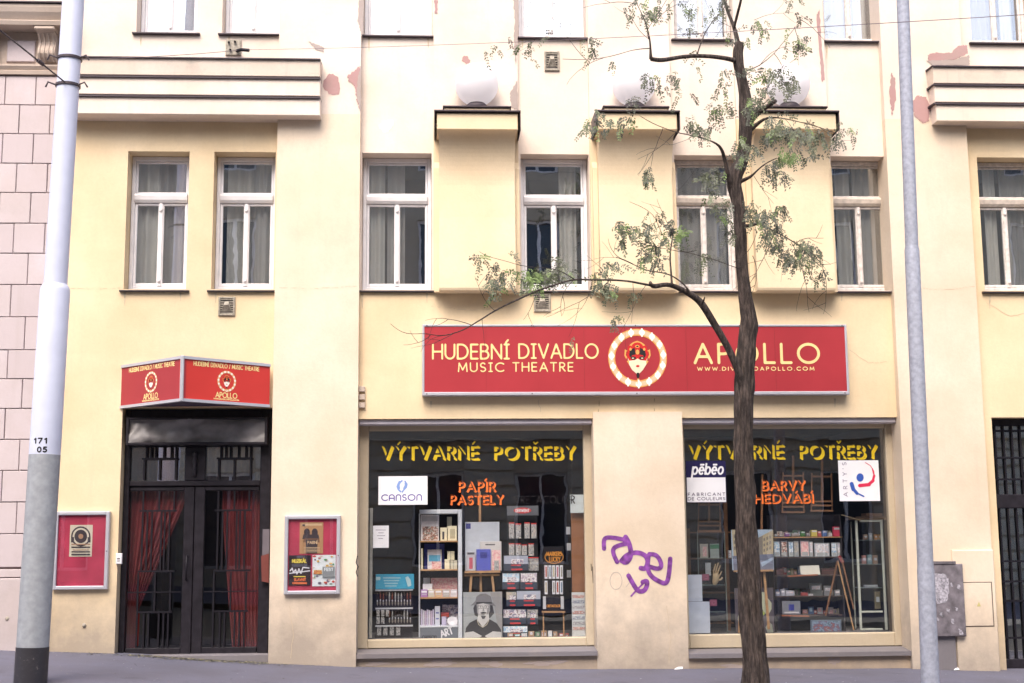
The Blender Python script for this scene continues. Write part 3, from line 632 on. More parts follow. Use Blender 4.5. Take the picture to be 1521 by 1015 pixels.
for (a, b, nm) in ((L0, L1, 'L'), (R0, R1, 'R')):
    lf = MB()
    lo = X0+.07 if nm == 'L' else cxm+.004; hi = cxm-.004 if nm == 'L' else R1+.009
    lo = L0-.008 if nm == 'L' else cxm+.004
    lf.box(lo, a, YD, YD+.05, zB+.01, zG1+.055, bev=.008) if a-lo > .02 else None
    lf.box(b, hi, YD, YD+.05, zB+.01, zG1+.055, bev=.008) if hi-b > .02 else None
    lf.box(a+.0005, b-.0005, YD+.001, YD+.05, zB+.01, zG0, bev=.008); lf.box(a+.0005, b-.0005, YD+.001, YD+.05, zG1, zG1+.055, bev=.008)
    leaf = lf.build('door_leaf', M['black'], bld)
    g = MB(); g.box(a, b, YD+.03, YD+.036, zG0, zG1); g.build('pane', M['doorglass'], leaf)
    g = MB(); g.box(a-.001, b+.001, YD+.03, YD+.036, zT0-.018, zT1); g.build('transom_pane', M['glass'], door_o)
    off = 0 if nm == 'L' else 112
    gr = MB(); Yg = YD-.012; bw = .011
    def bar(x, y0, y1): x_ = xl(x+off, 800, Yg); gr.box(x_-bw, x_+bw, Yg, Yg+.016, zl(y1, 300, Yg), zl(y0, 300, Yg))
    def hor(x0, x1, y, t=.012): gr.box(xl(x0+off, 800, Yg), xl(x1+off, 800, Yg), Yg-.006, Yg-.0005, zl(y, 300, Yg)-t, zl(y, 300, Yg)+t)
    for x in (211, 235, 257): bar(x, 729, 757)
    hor(206, 262, 758.5)
    for x in (211, 218, 225, 239, 244, 251): bar(x, 760, 846)
    hor(206, 261, 848)
    for x in (207, 232, 255): bar(x, 850, 907)
    hor(192, 272, 879, .008); hor(206, 259, 908.5)
    for x in (207, 217, 224, 239, 246, 253): bar(x, 910, 961)
    gr.build('grille', M['iron'], leaf)
    gt = MB()
    def bar2(x, y0, y1): x_ = xl(x, 690, Yg-.018); gt.box(x_-bw, x_+bw, Yg-.018, Yg, zl(y1, 300, Yg), zl(y0, 300, Yg))
    o2 = 0 if nm == 'L' else 111
    for x in (217, 224, 231, 243, 254, 261): bar2(x+o2, 663, 680)
    for x in (214, 237, 261): bar2(x+o2, 683, 713)
    gt.box(xl(211+o2, 690, Yg), xl(264+o2, 690, Yg), Yg-.026, Yg-.0185, zl(681.5, 300, Yg)-.013, zl(681.5, 300, Yg)+.013)
    gt.build('transom_grille', M['iron'], door_o)
hd = MB(); hd.tube([(cxm-.07, YD-.01, 1.15), (cxm-.07, YD-.07, 1.15), (cxm-.07, YD-.07, 1.45), (cxm-.07, YD-.01, 1.45)], .012, 8); hd.build('handle', M['iron'], door_o)
room_box('foyer', X0, DX1, zB, dz1, YD+.08, YD+2.6, M['room'], door_o)
zc0, zc1 = zG0-.02, zG1+.03
curtain('curtain', L0, L1+.02, zc0, zc1, YD+.16, M['dots'], door_o, .02, .08, edge=lambda t, a, b: (a-.02, a+(b-a)*min(1.0, .14+.86*max(t-.22, 0)/.74)))
curtain('curtain', R0, R1, zc0, zc1, YD+.16, M['dots'], door_o, .02, .08, edge=lambda t, a, b: (a+(b-a)*(.52-.24*min(1, t/.85)), b+.02))
curtain('curtain', L0, R1, zT0-.02, zT1+.02, YD+.4, curtain_mat('dull_brown_cloth', (.12, .07, .06)), door_o)
# painted light box above the door leaves
lb = empty('light_box', P(291, 660, -.02), 'unlit black framed light box with crumpled grey film above the dark door', 'light box')
a, b, c, d = RECT(187, 620, 397, 661, -.02)
b = min(b, xpL0+.05)
mb = MB(); frame_ring(mb, a, b, c, d, -.02, .16, .035, .025, .035); mb.build('frame', M['black'], lb)
fm = MB(); n, k = 60, 10; vs_ = []
for j in range(k+1):
    for i in range(n+1):
        x = a+.03+(b-a-.06)*i/n; z = c+.03+(d-c-.05)*j/k
        vs_.append((x, .03+.07*noise.noise(Vector((x*2.2+z*2, z*5-x, 1)))+.03*noise.noise(Vector((x*9-z*7, z*12, 4))), z))
fm.mesh(vs_, [(j*(n+1)+i, j*(n+1)+i+1, (j+1)*(n+1)+i+1, (j+1)*(n+1)+i) for j in range(k) for i in range(n)], 0, True)
fm.build('film', mat('grey_plastic_film', (.24, .225, .225), .42, var=.4, scale=4, spec=.4), lb)
# small things beside the door
sp = empty('intercom', P(176, 838, -.03), 'small white plastic intercom beside the dark door', 'intercom')
mb = MB(); mb.pbox(172, 822, 181, 838, -.03, .03, bev=.006); mb.build('body', M['white'], sp)
mb = MB(); mb.pbox(174, 829, 178, 831, -.034, .003); mb.pbox(174, 833, 178, 834, -.034, .003); mb.build('button', M['cabinetgrey'], sp)
lh = empty('leaflet_holder', P(394, 866, .08), 'reddish brown leaflet tray fixed beside the right door leaf', 'leaflet holder')
mb = MB(); x0, x1, z0, z1 = RECT(389, 826, 397, 866, .10); x1 = min(x1, xpL0+.1)
mb.mesh([(x0, .1, z0+.02), (x1+.02, .1, z0), (x1+.02, .14, z0), (x0, .14, z0+.02), (x0-.01, .06, z1), (x1+.02, .06, z1+.03), (x1+.02, .14, z1+.03), (x0-.01, .14, z1)], [(0, 3, 2, 1), (0, 1, 5, 4), (1, 2, 6, 5), (2, 3, 7, 6), (3, 0, 4, 7)]); mb.build('tray', mat('red_brown_card', (.20, .06, .05), .6), lh)
mb = MB(); mb.box(x0, x1+.02, .105, .12, z1-.02, z1+.34); mb.build('leaflet', mat('grey_card', (.16, .14, .16), .6), lh)
# ------------------------------------------------------------------ ventilation grilles
def vent(px0, py0, px1, py1, Y, label, rough=False):
    x0, x1, z0, z1 = RECT(px0, py0, px1, py1, Y-.03); v = empty('vent_grille', ((x0+x1)/2, Y, z0), label, 'vent')
    mb = MB(); frame_ring(mb, x0, x1, z0, z1, Y-.03, Y+.01, .025); mb.build('frame', M['vent'], v)
    bk = MB(); bk.box(x0+.02, x1-.02, Y-.008, Y+.005, z0+.02, z1-.02); bk.build('backing', M['room'], v)
    cx, cz = (x0+x1)/2, (z0+z1)/2; hw, hh = (x1-x0)/2-.03, (z1-z0)/2-.03
    cn = MB(); s = .35
    cn.mesh([(cx-hw*.8, Y-.02, cz-hh*.6), (cx+hw*.8, Y-.02, cz-hh*.6), (cx+hw*s, Y-.07, cz+hh*.1), (cx-hw*s, Y-.07, cz+hh*.1), (cx+hw*s, Y-.02, cz+hh*.7), (cx-hw*s, Y-.02, cz+hh*.7)], [(0, 1, 2, 3), (3, 2, 4, 5), (1, 4, 2), (0, 3, 5)])
    cn.build('cowl', M['vent'], v)
    for i in range(7):
        b_ = MB(); z = z0+.035+(z1-z0-.07)*i/6; b_.box(x0+.027, x1-.027, Y-.018, Y-.009, z-.006, z+.006); b_.build('slat', M['vent'], v)
vent(324, 441, 349, 469, 0, 'square beige vent grille under the second window of the yellow wall left of the pilaster')
vent(793, 436, 818, 463, 0, 'square beige vent grille just above the big red sign')
vent(809, 76, 831, 105, 0, 'square rusty vent grille high in the wall below a closed white window')
# ------------------------------------------------------------------ corner sign (wedge)
ap_t, ap_b = P(271, 528.5, -.92), P(271, 596, -.92)
sxL, sxR = P(179, 570, -.02), P(401, 575, -.14)
zt_, zb_ = ap_t.z, ap_b.z; A = Vector((ap_t.x, -.92, zb_)); LL = Vector((sxL.x, -.01, zb_)); RR = Vector((sxR.x, -.125, zb_)); h_ = zt_-zb_
ws = empty('corner_sign', ((A.x), -.0, zb_), 'wedge shaped red theatre sign with two faces jutting out above the dark door', 'sign')
def slab(mb, a, b, z0, z1, out0, out1, mi=0):
    u = (b-a).normalized(); nrm = Vector((u.y, -u.x, 0))
    pts = [a+nrm*out0, b+nrm*out0, b+nrm*out1, a+nrm*out1]
    v = [(p.x, p.y, z0) for p in pts]+[(p.x, p.y, z1) for p in pts]
    mb.mesh(v, [(0, 1, 2, 3), (4, 7, 6, 5), (0, 4, 5, 1), (1, 5, 6, 2), (2, 6, 7, 3), (3, 7, 4, 0)], mi)
def seg(a, b, t0, t1): return a+(b-a)*t0, a+(b-a)*t1
def emblem(mb, mp, s, full=True, mats=(0, 1, 2, 3, 4)):
    """round string of bulbs with a carnival mask on a stick; mp maps metres to the face, s metres per photo pixel"""
    W_, G_, B_, K_, F_ = mats
    def e(cx, cy, rx, ry, mi, n=20, lift=0): mb.face([mp((cx+rx*math.cos(2*math.pi*i/n))*s, (cy+ry*math.sin(2*math.pi*i/n))*s, lift) for i in range(n)], mi)
    n = 48
    for i in range(n):
        a0, a1 = 2*math.pi*i/n, 2*math.pi*(i+1)/n
        for r0, r1, mi in ((34, 36, G_), (36.0, 43, F_), (43, 44.6, G_)):
            mb.face([mp(r*math.cos(t)*s, r*math.sin(t)*s, 0) for r, t in ((r0, a0), (r1, a0), (r1, a1), (r0, a1))][::-1 if False else 1], mi)
    for i in range(15):
        t = 2*math.pi*(i+.3)/15; e(39.5*math.cos(t), 39.5*math.sin(t), 4.6, 4.6, W_, 12, .0012)
        if full: e(39.5*math.cos(t), 39.5*math.sin(t), 2.2, 7.6, W_, 6, .002)
    k_ = .87
    def pl(pts, mi, lift=.0004): mb.face([mp(a*s*k_, -b*s*k_-s*1.5, lift) for a, b in pts], mi)
    def ei(cx, cy, rx, ry, mi, n, lift): e(cx*k_, cy*k_-1.5, rx*k_, ry*k_, mi, n, lift)
    # face, mask, crown, stick (pixels, y down from the ring centre)
    pl([(-17, -2), (-16, 8), (-10, 19), (-2, 26), (2, 26), (9, 19), (16, 8), (17, -2), (8, -6), (-8, -6)], W_ if not full else F_+1, .0004)
    pl([(-19, -8), (-15, 3), (-5, 2), (0, -1), (5, 2), (15, 3), (19, -8), (16, -22), (8, -27), (0, -24), (-8, -27), (-16, -22)], B_, .0008)
    pl([(-14, -24), (-8, -29), (0, -32), (8, -29), (14, -24), (0, -20)], G_, .0011)
    pl([(-10, -24), (-5, -28), (0, -29), (5, -28), (10, -24), (0, -14)], B_, .0014)
    pl([(-14, -14), (-5, -20), (-3, -8), (-12, -6)], K_, .0014); pl([(14, -14), (5, -20), (3, -8), (12, -6)][::-1], K_, .0014)
    for sx in (-1, 1):
        ei(sx*7.5, 1.6, 5.0, 3.0, K_, 10, .0018); ei(sx*8, 1.4, 2.2, 1.0, F_+1, 8, .0022); ei(sx*12, 8, 2.6, 5, K_, 8, .0017); ei(sx*12, 17, 2.2, 2.6, G_, 8, .002)
        pl([(sx*17, -14), (sx*22, -17), (sx*23, -6), (sx*20, 0), (sx*18, -3), (sx*20.5, -7), (sx*19.5, -13)], G_, .0014)
        pl([(sx*15, 2), (sx*19, 4), (sx*15, 10)], G_, .0014)
    ei(0, -12.5, 3.2, 2.0, B_, 10, .0014); ei(0, 12, 3.4, 4.5, G_, 8, .0019); ei(0, 22, 4.2, 2.6, G_, 8, .0019); ei(0, 22, 2.2, 1.4, K_, 8, .0022)
    pl([(-2, 24), (2, 24), (3, 30), (1.4, 32), (1.2, 44), (-1.2, 44), (-1.4, 32), (-3, 30)], K_, .001); pl([(-1.6, 34), (1.6, 34), (2.6, 44), (-2.6, 44)], G_, .0016)
EM = [mat('bulb_print', (.93, .86, .78), .5), mat('gold_print', (.72, .36, .10), .5), mat('mask_red_print', (.55, .02, .02), .5), M['ink'], mat('ring_print', (.83, .50, .33), .5), mat('pale_face_print', (.80, .70, .50), .5)]
for (a, b, face, x_off) in ((LL, A, 'red', -.003), (A, RR, 'redb', .0)):
    mb = MB(); slab(mb, a, b, zb_+.035, zt_-.035, -.01, -.06); f = mb.build('red_panel', M[face], ws)
    mb = MB(); slab(mb, a, b, zb_, zb_+.035, .006, -.06); slab(mb, a, b, zt_-.035, zt_, .006, -.06); mb.build('frame', M['alu'], ws)
    u = (b-a); Lh = u.length; u.normalize(); nrm = Vector((u.y, -u.x, 0)); mid = (a+b)/2
    def mp_at(off, z0):
        o = mid+u*off
        return lambda p, q, l=0, o=o, z0=z0: Vector((o.x, o.y, z0))+u*p+Vector((0, 0, q))+nrm*(-.010+.0022+l)
    lt = MB(); t = text_polys('HUDEBNÍ DIVADLO / MUSIC THEATRE', .050, Lh*.74, .0050, 12, font=GLS); w0 = Lh*.74
    off = .0 if face == 'red' else .0
    put(lt, t, mp_at(-w0/2, zt_-.105)); put(lt, text_polys('APOLLO', .062, .30, .0062, 12), mp_at(-.15, zb_+.082)); put(lt, text_polys('WWW.DIVADLOAPOLLO.COM', .016, .36, .0026, 7), mp_at(-.18, zb_+.054))
    lt.build('lettering', M['goldtext'], f)
    em = MB(); emblem(em, (lambda p, q, l=0, g_=mp_at(0, zb_+.29): g_(p, q, l)), .0030, False); em.build('emblem', EM, f)
mb = MB(); mb.box(A.x-.022, A.x+.022, A.y-.012, A.y+.04, zb_-.002, zt_+.002, bev=.008); mb.build('frame_corner', M['alu'], ws)
mb = MB(); mb.mesh([(LL.x, LL.y, zb_+.02), (A.x, A.y+.03, zb_+.02), (RR.x, RR.y, zb_+.02), (LL.x, LL.y, zt_-.02), (A.x, A.y+.03, zt_-.02), (RR.x, RR.y, zt_-.02)], [(0, 1, 2), (3, 5, 4)]); mb.build('sign_cover', mat('dark_sign_underside', (.10, .08, .12), .6), ws)
# ------------------------------------------------------------------ long red sign
YS = -.16
x0, x1, z0, z1 = RECT(627, 482, 1260, 587, YS)
bs = empty('theatre_sign', ((x0+x1)/2, 0, z0), 'long red theatre sign with yellow lettering and a mask emblem above the shop windows', 'sign')
mb = MB(); mb.box(x0+.02, x1-.02, YS+.012, -.02, z0+.02, z1-.02); pn = mb.build('red_panel', M['red'], bs)
mb = MB(); frame_ring(mb, x0, x1, z0, z1, YS, -.01, .03, .03, .045); mb.build('frame', M['alu'], bs)
for px_ in (722, 868, 1020, 1152): q = MB(); xx = xl(px_, 535, YS); q.box(xx-.0022, xx+.0022, YS+.0095, YS+.0125, z0+.046, z1-.031); q.build('seam', mat('sign_seam', (.26, .03, .035), .5), pn)
for px_ in (634, 790, 945, 1100, 1253):
    for zz in (z0+.022, z1-.015): q = MB(); xx = xl(px_, 535, YS); q.box(xx-.008, xx+.008, YS-.004, YS+.001, zz-.008, zz+.008, bev=.003); q.build('screw', M['cabinetgrey'], bs)
YL = YS+.009
lt = MB()
text_px(lt, 'HUDEBNÍ', 643, 533, 756, 512, YL, .065, n=22, font=GLS, gap=.24); text_px(lt, 'DIVADLO', 771, 532, 888, 511.5, YL, .065, n=22, font=GLS, gap=.24)
text_px(lt, 'MUSIC', 681, 552, 748, 539.5, YL, .075, n=16, font=GLS, gap=.35); text_px(lt, 'THEATRE', 762, 551.5, 851, 539, YL, .075, n=16, font=GLS, gap=.35)
text_px(lt, 'APOLLO', 1032, 539, 1216, 511.5, YL, .075, n=24, gap=.36)
text_px(lt, 'WWW.DIVADLOAPOLLO.COM', 1036, 550.4, 1209, 545.4, YL, .11, n=9, gap=.55)
lt.build('lettering', M['goldtext'], bs)
c = P(947, 532, YL); em = MB(); emblem(em, lambda p, q, l=0: Vector((c.x+p, YL-l, c.z+q)), 1/114*.99); em.build('emblem', EM, bs)
# ------------------------------------------------------------------ poster cases
def poster_case(px0, py0, px1, py1, Yb, label):
    Yf = Yb-.07; x0, x1, z0, z1 = RECT(px0, py0, px1, py1, Yf); e = empty('poster_case', ((x0+x1)/2, Yb, z0), label, 'poster case')
    mb = MB(); frame_ring(mb, x0, x1, z0, z1, Yf, Yb-.002, .045); mb.build('frame', M['alu'], e)
    mb = MB(); mb.box(x0+.04, x1-.04, Yb-.03, Yb-.004, z0+.04, z1-.04); mb.build('backing', mat('faded_crimson_felt', (.50, .050, .10), .8, var=.25, scale=4), e)
    mb = MB(); mb.box(x0+.046, x1-.046, Yf+.012, Yf+.016, z0+.046, z1-.046); mb.build('pane', glass('case_glass', .05), e)
    mb = MB(); mb.lathe(((x1-.022), Yf-.003, (z0+z1)/2-.02), [(0, 0), (.008, .004), (.008, .012), (0, .016)], 8); mb.build('lock', M['cabinetgrey'], e)
    return e
def sheet(px0, py0, px1, py1, Y, layers, label, mats_):
    """a poster: paper sheet with flat printed shapes in photograph pixels (x, y lists)"""
    mb = MB(); mb.pbox(px0, py0, px1, py1, Y, .003, 0)
    for i, (kind, args, mi) in enumerate(layers):
        y = Y-.0008*(i+1)/2-.0006
        if kind == 'poly': poly_px(mb, args, y, mi)
        elif kind == 'text': text_px(mb, args[0], *args[1:5], y, args[5], mi, n=9, **(args[6] if len(args) > 6 else {}))
        elif kind == 'rect': a_, b_, c_, d_ = args; poly_px(mb, [(a_, b_), (c_, b_), (c_, d_), (a_, d_)], y, mi)
        elif kind == 'stroke': strokes_px(mb, args[0], args[1], y, mi, 60)
    o = mb.build('poster', mats_); tag(o, label, 'poster'); return o
pc1 = poster_case(79, 760, 161, 876, 0, 'silver framed crimson poster case left of the dark door')
pc2 = poster_case(422, 766, 505, 883, PIER, 'silver framed crimson poster case on the pilaster right of the door')
cr_, dk = C(.72, .62, .50), C(.07, .05, .06)
Yp = -.035
L_ = [('poly', ell(120, 797, 14.5, 15, 24), 1), ('poly', ell(120, 797, 12.2, 12.6, 24), 0), ('poly', ell(120, 797, 9.5, 10, 24), 1), ('poly', ell(120, 797, 3.6, 3.8, 16), 2)]
L_ += [('rect', (105.5, 798, 110, 806), 1), ('rect', (130, 798, 134.5, 806), 1), ('rect', (106, 808, 134, 809.6), 2), ('rect', (106, 812, 134, 814.2), 1), ('rect', (108, 816.5, 132, 817.5), 2), ('rect', (106, 819, 134, 820.8), 1), ('rect', (106, 822.8, 134, 825), 1)]
sheet(103.5, 780, 137, 827, Yp, L_, 'cream concert poster with a black record disc in the left case', [cr_, dk, C(.45, .25, .16)])
Yp = PIER-.035
org = C(.50, .27, .14)
L_ = [('rect', (448, 778, 478, 781), 2), ('rect', (449, 779, 453, 782), 1)]
for cx in (456, 467.5): L_ += [('poly', ell(cx, 791, 4.6, 6, 14), 1), ('poly', [(cx-5.5, 794), (cx+5.5, 794), (cx+7, 801), (cx-7, 801)], 1)]
L_ += [('poly', [(452, 800), (474, 800), (475, 806), (450, 806)], 3), ('poly', [(454, 802), (472, 802), (471, 822), (455, 822)], 1), ('text', ('PARNÍ', 457, 808, 471, 804, .1), 2)]
L_ += [('rect', (451, 813+k*2.2, 475, 813.9+k*2.2), 2) for k in range(4)]
sheet(445, 776, 480, 822.5, Yp, L_, 'orange brown poster with two dark bearded figures, upper one in the right case', [org, dk, C(.70, .48, .30), C(.22, .11, .07)])
L_ = [('rect', (441, 825.5, 453, 829), 3), ('text', ('MUZIKÁL', 434, 836, 455, 831, .13), 1), ('poly', [(433, 838), (457, 838), (456, 842), (434, 842)], 4)]
L_ += [('stroke', ([[(431, 848), (434, 844), (436, 851), (439, 846), (441, 853), (444, 845), (447, 852), (450, 843), (459, 844)], [(430, 852), (460, 848)]], .8), 2)]
L_ += [('rect', (436, 856, 454, 857.4), 1), ('text', ('SLAVNÝ', 437, 863, 454, 859.4, .15), 5), ('rect', (434, 865, 456, 868), 5)]
sheet(429, 825, 461.5, 870, Yp-.004, L_, 'black musical poster with yellow and white writing, lower left in the right case', [C(.035, .02, .03), C(.80, .62, .10), C(.80, .75, .80), C(.12, .10, .14), C(.10, .09, .12), C(.70, .16, .06)])
rn = random.Random(3); L_ = []
for k in range(34):
    x, y = rn.uniform(465, 496), rn.uniform(826, 868); s_ = rn.uniform(1, 3.2); L_.append(('poly', ell(x, y, s_, s_*rn.uniform(.4, 1), 7), rn.randint(1, 5)))
L_ += [('rect', (479, 842, 497, 858), 6), ('text', ('FEST', 482, 848, 495, 844, .12), 0), ('rect', (466, 847, 478, 853), 1), ('text', ('LÉTO', 467, 852, 477, 848.5, .13), 2)]
sheet(464, 824.5, 498.5, 871, Yp-.002, L_, 'white poster scattered with small coloured drawings, lower right in the right case', [M['paper'], C(.75, .45, .12), C(.55, .08, .07), C(.12, .35, .15), C(.20, .15, .22), C(.65, .50, .45), C(.28, .28, .30)])
# ------------------------------------------------------------------ shop windows
YG = .30
def shop_window(hole, gx0, gx1, gy0, gy1, nm):
    x0, x1 = hole[0], hole[1]; g = RECT(gx0, gy0, gx1, gy1, YG); zt = hole[3]
    zl0 = P((gx0+gx1)/2, 962, YG-.05).z
    fr = MB(); fr.box(x0+.002, g[0], YG-.05, YG+.05, zl0, g[3]+.1, bev=.012); fr.box(g[1], x1-.002, YG-.05, YG+.05, zl0, g[3]+.1, bev=.012)
    fr.box(g[0]+.0005, g[1]-.0005, YG-.048, YG+.05, zl0, g[2], bev=.012); fr.box(g[0]+.0005, g[1]-.0005, YG-.048, YG+.05, g[3], zt-.004, bev=.012)
    o = fr.build('shop_window', M['shopframe'], bld)
    sb = MB(); sb.box(x0+.012, x1-.012, .045, YG+.1, zt-.07, zt-.002, bev=.01); sb.build('shutter_box', M['shutter'], o)
    p = MB(); p.box(g[0]+.0006, g[1]-.0006, YG, YG+.008, g[2], g[3]); p.build('pane', M['shopglass'], o)
    # black rebate behind the frame
    lz = P((gx0+gx1)/2, 976, -.06).z
    ld = MB(); ld.prism([(-.10, lz), (-.10, lz+.055), (YG-.052, zl0-.002), (YG-.052, lz)], x0+.01, x1-.01); ld.build('ledge', M['greyslab'], o)
    bw_ = MB(); bw_.box(x0+.003, x1-.003, -.035, YG+.1, ZB, lz-.002); bw_.build('low_wall', M['under'], o)
    room_box('shop_room', x0-.03, x1+.03, g[2]-.10, g[3]+.12, YG+.1, YG+3.0, M['roomback'], o)
    fl = MB(); fl.box(x0+.02, x1-.02, YG+.10, YG+1.5, g[2]-.06, g[2]-.01); fl.build('display_floor', mat('grey_floor_cloth', (.20, .19, .20), .8), o)
    return o, g
sw1, g1 = shop_window(shop1, 547, 868, 640, 948, 1)
sw2, g2 = shop_window(shop2, 1019, 1320, 637, 941, 2)
YT = YG-.002
for o, a, b, c_, d_, yb, yc in ((sw1, 566, 710, 733, 853, 680.5, 662.5), (sw2, 1022, 1163, 1187, 1301, 679, 661)):
    lt = MB()
    for txt, x0, x1 in (('VÝTVARNÉ', a, b), ('POTŘEBY', c_, d_)):
        hh = P(x0, yc, YT).z-P(x0, yb, YT).z
        text_px(lt, txt, x0, yb, x1-2, yc, YT, .062, n=26, shadow=(hh*.25, -hh*.18, hh*.065), gap=.32)
    lt.build('lettering', M['yellowtext'], o)
for o, rows in ((sw1, [('PAPÍR', 681, 734, 729, 716), ('PASTELY', 669, 746, 748, 736)]), (sw2, [('BARVY', 1132, 1194, 727, 714.5), ('HEDVÁBÍ', 1121, 1206, 746, 734)])):
    lt = MB()
    for txt, x0, x1, yb, yc in rows:
        hh = P(x0, yc, YT).z-P(x0, yb, YT).z; text_px(lt, txt, x0, yb, x1, yc, YT, .10, n=18, shadow=(hh*.17, -hh*.13, hh*.055), gap=.32)
    lt.build('orange_lettering', M['orange'], o)
lt = MB(); text_px(lt, 'CRETACOLOR', 764, 748, 852, 737, YT, .032, n=12, gap=.3); lt.build('faint_lettering', mat('grey_window_print', (.05, .045, .05), .5), sw1)
# ------------------------------------------------------------------ doorway at the right edge
a, b, c_, d_ = RD[0], RD[1], gz(7.4)-.0, RD[3]
d = MB(); Yd = .2; fr_ = (a+.004, min(b, a+1.5)-.004)
frame_ring(d, fr_[0], fr_[1], c_, d_-.004, Yd, Yd+.07, .07, .09, .12); d.box(fr_[0]+.07, fr_[1]-.07, Yd-.02, Yd+.05, zl(752, 1500, Yd)-.03, zl(738, 1500, Yd)+.03, bev=.01)
rdoor = d.build('side_door', M['black'], bld)
g = MB(); g.box(fr_[0]+.07, fr_[1]-.07, Yd+.04, Yd+.046, c_+.12, d_-.1); g.build('pane', M['glass'], rdoor)
gr = MB(); x = fr_[0]+.12
while x < fr_[1]-.09: gr.box(x-.010, x+.010, Yd+.005, Yd+.025, c_+.12, d_-.094); x += .115
for py in (640, 680, 712, 834, 864, 893, 948): z = zl(py, 1500, Yd); gr.box(fr_[0]+.07, fr_[1]-.07, Yd-.004, Yd+.004, z-.011, z+.011)
gr.build('grille', M['iron'], rdoor)
room_box('hallway', fr_[0], fr_[1], c_, d_, Yd+.08, Yd+2, M['room'], rdoor)
# ------------------------------------------------------------------ flaked paint, stains, graffiti
def blob(px, py, rx, ry, Y, mt, seed, name='flaked_patch', n=40, rag=.35, parent=None, lift=.004):
    rn = random.Random(seed); ph = [rn.uniform(0, 6.28) for _ in range(5)]; mb = MB(); pts = []
    for i in range(n):
        t = 2*math.pi*i/n; r = 1+rag*(.5*math.sin(2*t+ph[0])+.3*math.sin(3*t+ph[1])+.25*math.sin(5*t+ph[2])+.15*math.sin(9*t+ph[3])+.10*math.sin(14*t+ph[4])+rn.uniform(-.12, .12))
        pts.append((px+rx*r*math.cos(t), py+ry*r*math.sin(t)))
    c = P(px, py, Y-lift); ring = [P(a, b, Y-lift) for a, b in pts]
    mb.mesh([c]+ring, [(0, i+1, (i+1) % n+1)[::-1] for i in range(n)]); return mb.build(name, mt, parent or bld)
def flake(pts, Y, mt, seed, amp=1.3, sub=9):
    """ragged outline through photograph points"""
    rn = random.Random(seed); out = []
    for (a, b), (c_, d_) in zip(pts, pts[1:]+pts[:1]):
        for k in range(sub): t = k/sub; out.append((a+(c_-a)*t+rn.uniform(-amp, amp)*(k > 0), b+(d_-b)*t+rn.uniform(-amp, amp)*(k > 0)))
    from mathutils.geometry import tessellate_polygon
    v2 = [Vector((a, b, 0)) for a, b in out]; tr = tessellate_polygon([v2]); n = len(out)
    mb = MB(); mb.mesh([P(a, b, Y-.006) for a, b in out]+[P(a, b, Y+.0) for a, b in out], [tuple(t) for t in tr]+[(i, (i+1) % n, (i+1) % n+n, i+n) for i in range(n)]); return mb.build('flaked_patch', mt, bld)
blob(493, 126, 11.5, 17, PIER, M['peel'], 1, rag=.22); blob(692, 89, 6, 5.5, -.06, M['peel'], 2, rag=.3)
flake([(516, 113), (527, 104), (534, 98), (535, 166), (530, 150), (527, 128), (519, 122)], PIER, M['peel'], 4)
flake([(532, 112), (536, 98), (536, 168), (533, 158), (530, 140)], PIER-.002, M['peelgrey'], 5, .7)
flake([(533, 0), (540, 0), (538, 58), (535, 44), (531, 30)], PIER, M['peelgrey'], 6, .8)
flake([(645, 0), (650, 0), (650, 20), (646, 20)], -.06, M['peel'], 7, .8)
flake([(762, 0), (770, 0), (770, 50), (766, 97), (763, 60), (765, 30)], -.06, M['peelgrey'], 8, 1)
flake([(757, 140), (768, 120), (770, 165), (760, 160)], -.06, M['peelgrey'], 9, 1)
flake([(1213, 22), (1217, 14), (1220, 60), (1225, 118), (1221, 122), (1217, 80)], -.06, M['peel'], 10, .9)
flake([(1324, 108), (1330, 118), (1331, 146), (1325, 172), (1321, 140)], PIER, M['peel'], 11, .9)
flake([(1355, 152), (1362, 142), (1376, 145), (1382, 160), (1380, 180), (1370, 183), (1358, 172)], PIER, M['peel'], 12, 1)
flake([(1378, 82), (1392, 78), (1412, 79), (1424, 68), (1437, 67), (1438, 80), (1420, 88), (1380, 92)], PIER, M['peel'], 13, 1.2)
flake([(1376, 90), (1420, 89), (1440, 82), (1440, 97), (1384, 97)], PIER-.001, M['peelgrey'], 14, 1)
flake([(458, 62), (470, 66), (481, 70), (481, 78), (470, 74)], PIER, M['peelgrey'], 15, .8)
for (a, b, rx, ry, s_) in ((560, 986, 15, 3.5, 1), (655, 985, 24, 5, 2), (730, 986, 16, 4, 3), (810, 985, 26, 4, 4), (1239, 982, 8, 6, 5), (1090, 990, 20, 3, 6)): blob(a, b, rx, ry, -.035, M['peelgrey'], s_+40, 'stain_patch', rag=.5)
# overpainted pale patches
for (a, b, rx, ry, s_) in ((574, 187, 10, 9, 1), ): blob(a, b, rx, ry, 0, mat('white_filler', (.82, .76, .78), .8), s_+60, 'filler_patch', lift=.003)
Z = lambda l: [(800+a/3.621, 735+b/3.621) for a, b in l]
gs = [Z([(352, 290), (350, 245), (362, 230), (400, 230), (450, 240), (480, 248)]), Z([(468, 228), (488, 262), (498, 310), (492, 345), (470, 368), (447, 355)]), Z([(422, 362), (402, 320), (400, 288), (430, 272), (480, 262)]),
      Z([(447, 355), (475, 322), (530, 308), (575, 325), (590, 360), (575, 400), (550, 395)]), Z([(596, 320), (630, 322), (655, 352), (662, 390), (640, 400), (600, 388)]), Z([(590, 330), (585, 400), (605, 440), (650, 468), (688, 482), (702, 430), (708, 345)]),
      Z([(484, 436), (508, 480), (535, 522), (570, 518), (585, 485), (583, 462), (560, 470)]), Z([(570, 470), (540, 500), (498, 545)])]
